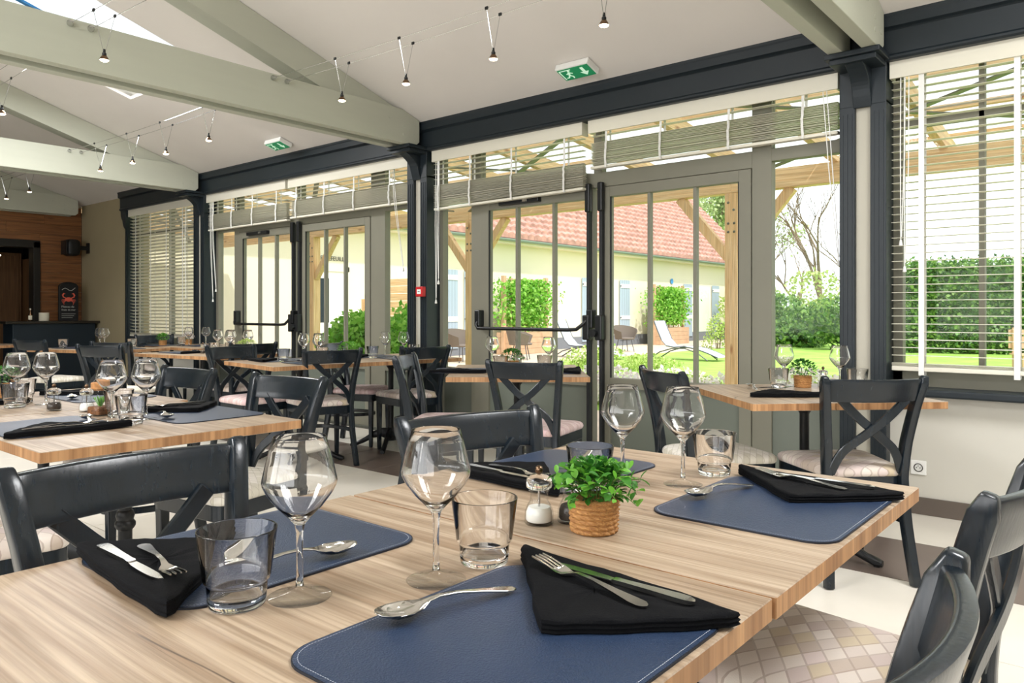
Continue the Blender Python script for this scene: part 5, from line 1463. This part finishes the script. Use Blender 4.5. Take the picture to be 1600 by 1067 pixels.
def trellis(yc, w, label, seed):
    r = empty('trellis_planter', (HX + 0.75, yc, GZ)); tag(r, label, 'planter', 'trellis planters at the house wall')
    for k in range(4): MB().box(-0.28, 0.28, -w / 2, w / 2, 0.02 + k * 0.16, 0.175 + k * 0.16).build('planter_board', 'planter_wood', r, bevel=0.004)
    for s in (-1, 1): MB().box(-0.05, 0.05, s * w / 2 - 0.06, s * w / 2 + 0.06, 0, 2.3).build('trellis_post', 'planter_wood', r)
    for k in range(6): MB().box(-0.02, 0.02, -w / 2, w / 2, 0.8 + k * 0.28, 0.83 + k * 0.28).build('trellis_slat', 'planter_wood', r)
    for k in range(1, 6): y = -w / 2 + w * k / 6; MB().box(-0.018, 0.018, y - 0.015, y + 0.015, 0.66, 2.25).build('trellis_lath', 'planter_wood', r)
    g = np.random.default_rng(seed); n = 5200
    p = np.stack([g.normal(0, 0.16, n), g.normal(0, w * 0.27, n), 0.75 + 1.45 * g.beta(1.5, 1.3, n)], 1)
    leaf_cloud(p, 0.11, 'climber', 'leaf_shrub', r, seed)


trellis(17.7, 2.0, 'trellis planter with light climber seen through the push-bar door', 11)
trellis(26.6, 2.3, 'trellis planter with dense square climber behind the sun lounger', 12)


def tub_chair(x, y, rz, label):
    r = empty('tub_chair', (x, y, GZ + .02), rz); tag(r, label, 'garden chair', 'rattan tub chairs'); m = MB(); loops = []
    for t in np.linspace(-0.75 * PI, 0.75 * PI, 15):
        a = t + PI / 2 + PI; h = 0.62 + 0.20 * math.cos(t / 1.5); q = 0.30
        x0_, y0_ = q * math.cos(a), q * math.sin(a); x1_, y1_ = 0.40 * math.cos(a), 0.40 * math.sin(a)
        loops.append([(x0_, y0_, 0.40), (x1_, y1_, h), (x1_ * 0.94, y1_ * .94, h), (x0_ * .92, y0_ * .92, 0.41)])
    m.loft(loops).build('shell', 'rattan', r, smooth=True)
    MB().lathe([(0, 0.38), (0.29, 0.38), (0.31, 0.41), (0.27, 0.44), (0, 0.45)], 24).build('seat', 'rattan', r, smooth=True)
    for k in range(4): a = PI / 4 + k * PI / 2; MB().tube([(0.20 * math.cos(a), 0.20 * math.sin(a), 0.39), (0.30 * math.cos(a), 0.30 * math.sin(a), 0.0)], 0.012, 6).build('leg', 'lounger_frame', r)


tub_chair(-12.85, 13.45, math.radians(-100), 'brown rattan tub chair outside, left of the push-bar door')
tub_chair(-12.4, 15.2, math.radians(-60), 'brown rattan tub chair behind the left edge of the push-bar door')
tub_chair(-12.45, 20.4, math.radians(-120), 'brown rattan tub chair before the grey shutter, right of the door meeting')
tub_chair(-12.3, 27.6, math.radians(-90), 'far rattan tub chair beside the pergola post')


def lounger(x, y, rz, label):
    r = empty('sun_lounger', (x, y, GZ), rz); tag(r, label, 'sun lounger', 'grey sling sun loungers')
    prof_ = [(-0.72, 1.02), (-0.62, 0.78), (-0.50, 0.52), (-0.36, 0.37), (-0.15, 0.34), (0.15, 0.36), (0.5, 0.30), (0.8, 0.20), (1.05, 0.10)]
    m = MB(); loops = [[(a, -0.30, z), (a, 0.30, z), (a, 0.30, z - 0.012), (a, -0.30, z - 0.012)] for a, z in prof_]
    m.loft(loops).build('sling', 'sling_fabric', r, smooth=True)
    for s in (-1, 1):
        MB().tube([(a, s * 0.31, z - .006) for a, z in prof_], 0.016, 6).build('side_rail', 'lounger_frame', r)
        MB().tube([(-0.85, s * 0.31, 0.01), (-0.55, s * 0.31, 0.20), (-0.2, s * 0.31, 0.30), (0.15, s * 0.31, 0.31), (0.5, s * 0.31, 0.20), (0.78, s * 0.31, 0.01)], 0.016, 6).build('arched_leg', 'lounger_frame', r)
    MB().tube([(-0.85, -0.31, 0.015), (-0.85, 0.31, 0.015)], 0.014, 6).build('cross_tube', 'lounger_frame', r)


lounger(-9.3, 18.2, math.radians(2), 'grey sling sun lounger on the lawn seen through the right door leaf')
lounger(-11.6, 17.0, math.radians(12), 'grey sling sun lounger seen through the push-bar door panes')
# arched pine fence panel
fn = empty('fence_panel', (-10.9, 9.6, GZ)); tag(fn, 'arched pine fence panel outside the narrow pane left of the middle post', 'fence')
for k in range(13):
    z = 0.06 + k * 0.14; f = max(0, (z - 1.35) / 0.55); hw_ = 0.9 * math.sqrt(max(0.0, 1 - min(1, f) ** 2)) if z > 1.35 else 0.9
    if hw_ > 0.1: MB().box(-hw_, hw_, -0.01, 0.01, z, z + 0.132).build('fence_board', 'pine', fn, bevel=0.003, seg=1)
for s in (-1, 1): MB().box(s * 0.9 - 0.04, s * 0.9 + 0.04, -0.04, 0.04, 0, 1.5).build('fence_post', 'pine_z', fn)

# hedges and trees
def hedge(p, q, h, depth, n, label, seed, size=0.13):
    p, q = Vector(p), Vector(q); L_ = (q - p).length; a = math.atan2(q.y - p.y, q.x - p.x)
    r = empty('hedge', (p.x, p.y, GZ), a); tag(r, label, 'hedge', 'garden hedges'); g = np.random.default_rng(seed)
    P = np.stack([g.uniform(0, L_, n), g.uniform(-depth / 2, depth / 2, n) * 1.0, g.uniform(0.02, h, n)], 1)
    f = g.random(n); P[f < .7, 1] = -depth / 2 + g.normal(0, 0.07, (f < .7).sum()); P[f > .9, 2] = h + g.normal(0, 0.08, (f > .9).sum())
    leaf_cloud(P, size, 'foliage', 'leaf_hedge', r, seed)
    MB().box(0, L_, -depth / 2 + 0.15, depth / 2 - 0.15, 0, h - 0.15).build('branch_core', 'stem_green', r)


hedge((-6.1, 26.15, 0), (6.0, 30.5, 0), 2.75, 1.2, 26000, 'clipped leafy green hedge behind the lowered blind of the right-hand window', 21)
lr = random.Random(9)
bush_spec = [(-11.2, 28.9, 1.5, 0.95), (-9.3, 27.9, 1.5, 0.85), (-7.6, 26.6, 1.3, 0.95), (-13.6, 33.2, 1.9, 1.35), (-10.4, 32.6, 1.9, 1.25)]
words = ['dense dark shrub at the left of the right-hand pane', 'rounded dark green shrub in the middle of the right-hand pane', 'rounded shrub next to the right-hand post', 'taller hazy shrub behind, at the left of the right-hand pane', 'taller hazy shrub behind the middle of the right-hand pane']
for i, (x, y, w, h) in enumerate(bush_spec):
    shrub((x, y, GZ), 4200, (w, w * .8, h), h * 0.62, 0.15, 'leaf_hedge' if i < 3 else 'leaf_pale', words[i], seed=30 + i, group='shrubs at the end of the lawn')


def branches(m, p, d, L_, r_, depth, g):
    q = p + d * L_; m.tube([p, p.lerp(q, 0.5) + Vector((g.uniform(-.05, .05), g.uniform(-.05, .05), 0)) * L_, q], [r_, r_ * .8, r_ * .6], 5 if depth > 2 else 4)
    tips = [q]
    if depth > 0:
        for k in range(g.choice((2, 3))):
            nd = (d + Vector((g.uniform(-.75, .75), g.uniform(-.75, .75), g.uniform(-.05, .55)))).normalized()
            tips += branches(m, p.lerp(q, g.uniform(0.55, 1.0)), nd, L_ * g.uniform(0.6, 0.85), r_ * 0.55, depth - 1, g)
    return tips


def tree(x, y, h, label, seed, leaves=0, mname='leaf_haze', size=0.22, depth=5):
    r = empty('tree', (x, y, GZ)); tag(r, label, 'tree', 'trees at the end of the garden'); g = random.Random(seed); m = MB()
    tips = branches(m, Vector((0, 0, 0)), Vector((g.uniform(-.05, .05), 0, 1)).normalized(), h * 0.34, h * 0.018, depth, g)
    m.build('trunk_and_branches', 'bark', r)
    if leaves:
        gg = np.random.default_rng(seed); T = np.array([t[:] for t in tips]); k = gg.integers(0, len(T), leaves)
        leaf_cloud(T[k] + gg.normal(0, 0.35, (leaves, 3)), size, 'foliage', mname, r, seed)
    return r


tree(-11.0, 34.5, 8.5, 'bare tall tree in the middle of the right-hand pane', 3)
tree(-12.6, 36.5, 6.5, 'bare leaning tree left of the tall bare one', 4)
tree(-10.6, 38.5, 6.5, 'bare small tree close to the right-hand post', 6)
tree(-2.6, 38.0, 6.0, 'thin bare tree above the hedge behind the blind', 8)
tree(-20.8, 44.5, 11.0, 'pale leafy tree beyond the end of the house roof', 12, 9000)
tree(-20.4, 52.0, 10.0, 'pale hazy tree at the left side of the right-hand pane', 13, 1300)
r = empty('garden_bench', (-1.2, 17.5, GZ), 0.5); tag(r, 'pale wooden garden bench outside at the foot of the hedge, right edge', 'bench')
for k in range(4): MB().box(-0.8, 0.8, -0.24 + k * 0.12, -0.13 + k * 0.12, 0.43, 0.46).build('seat_slat', 'planter_wood', r)
for k in range(3): MB().box(-0.8, 0.8, 0.24, 0.27, 0.55 + k * 0.13, 0.65 + k * 0.13).build('back_slat', 'planter_wood', r)
for s in (-1, 1):
    MB().box(s * .72 - .03, s * .72 + .03, -0.22, -0.16, 0, 0.43).build('leg', 'planter_wood', r); MB().box(s * .72 - .03, s * .72 + .03, 0.18, 0.24, 0, 0.95).build('leg', 'planter_wood', r)
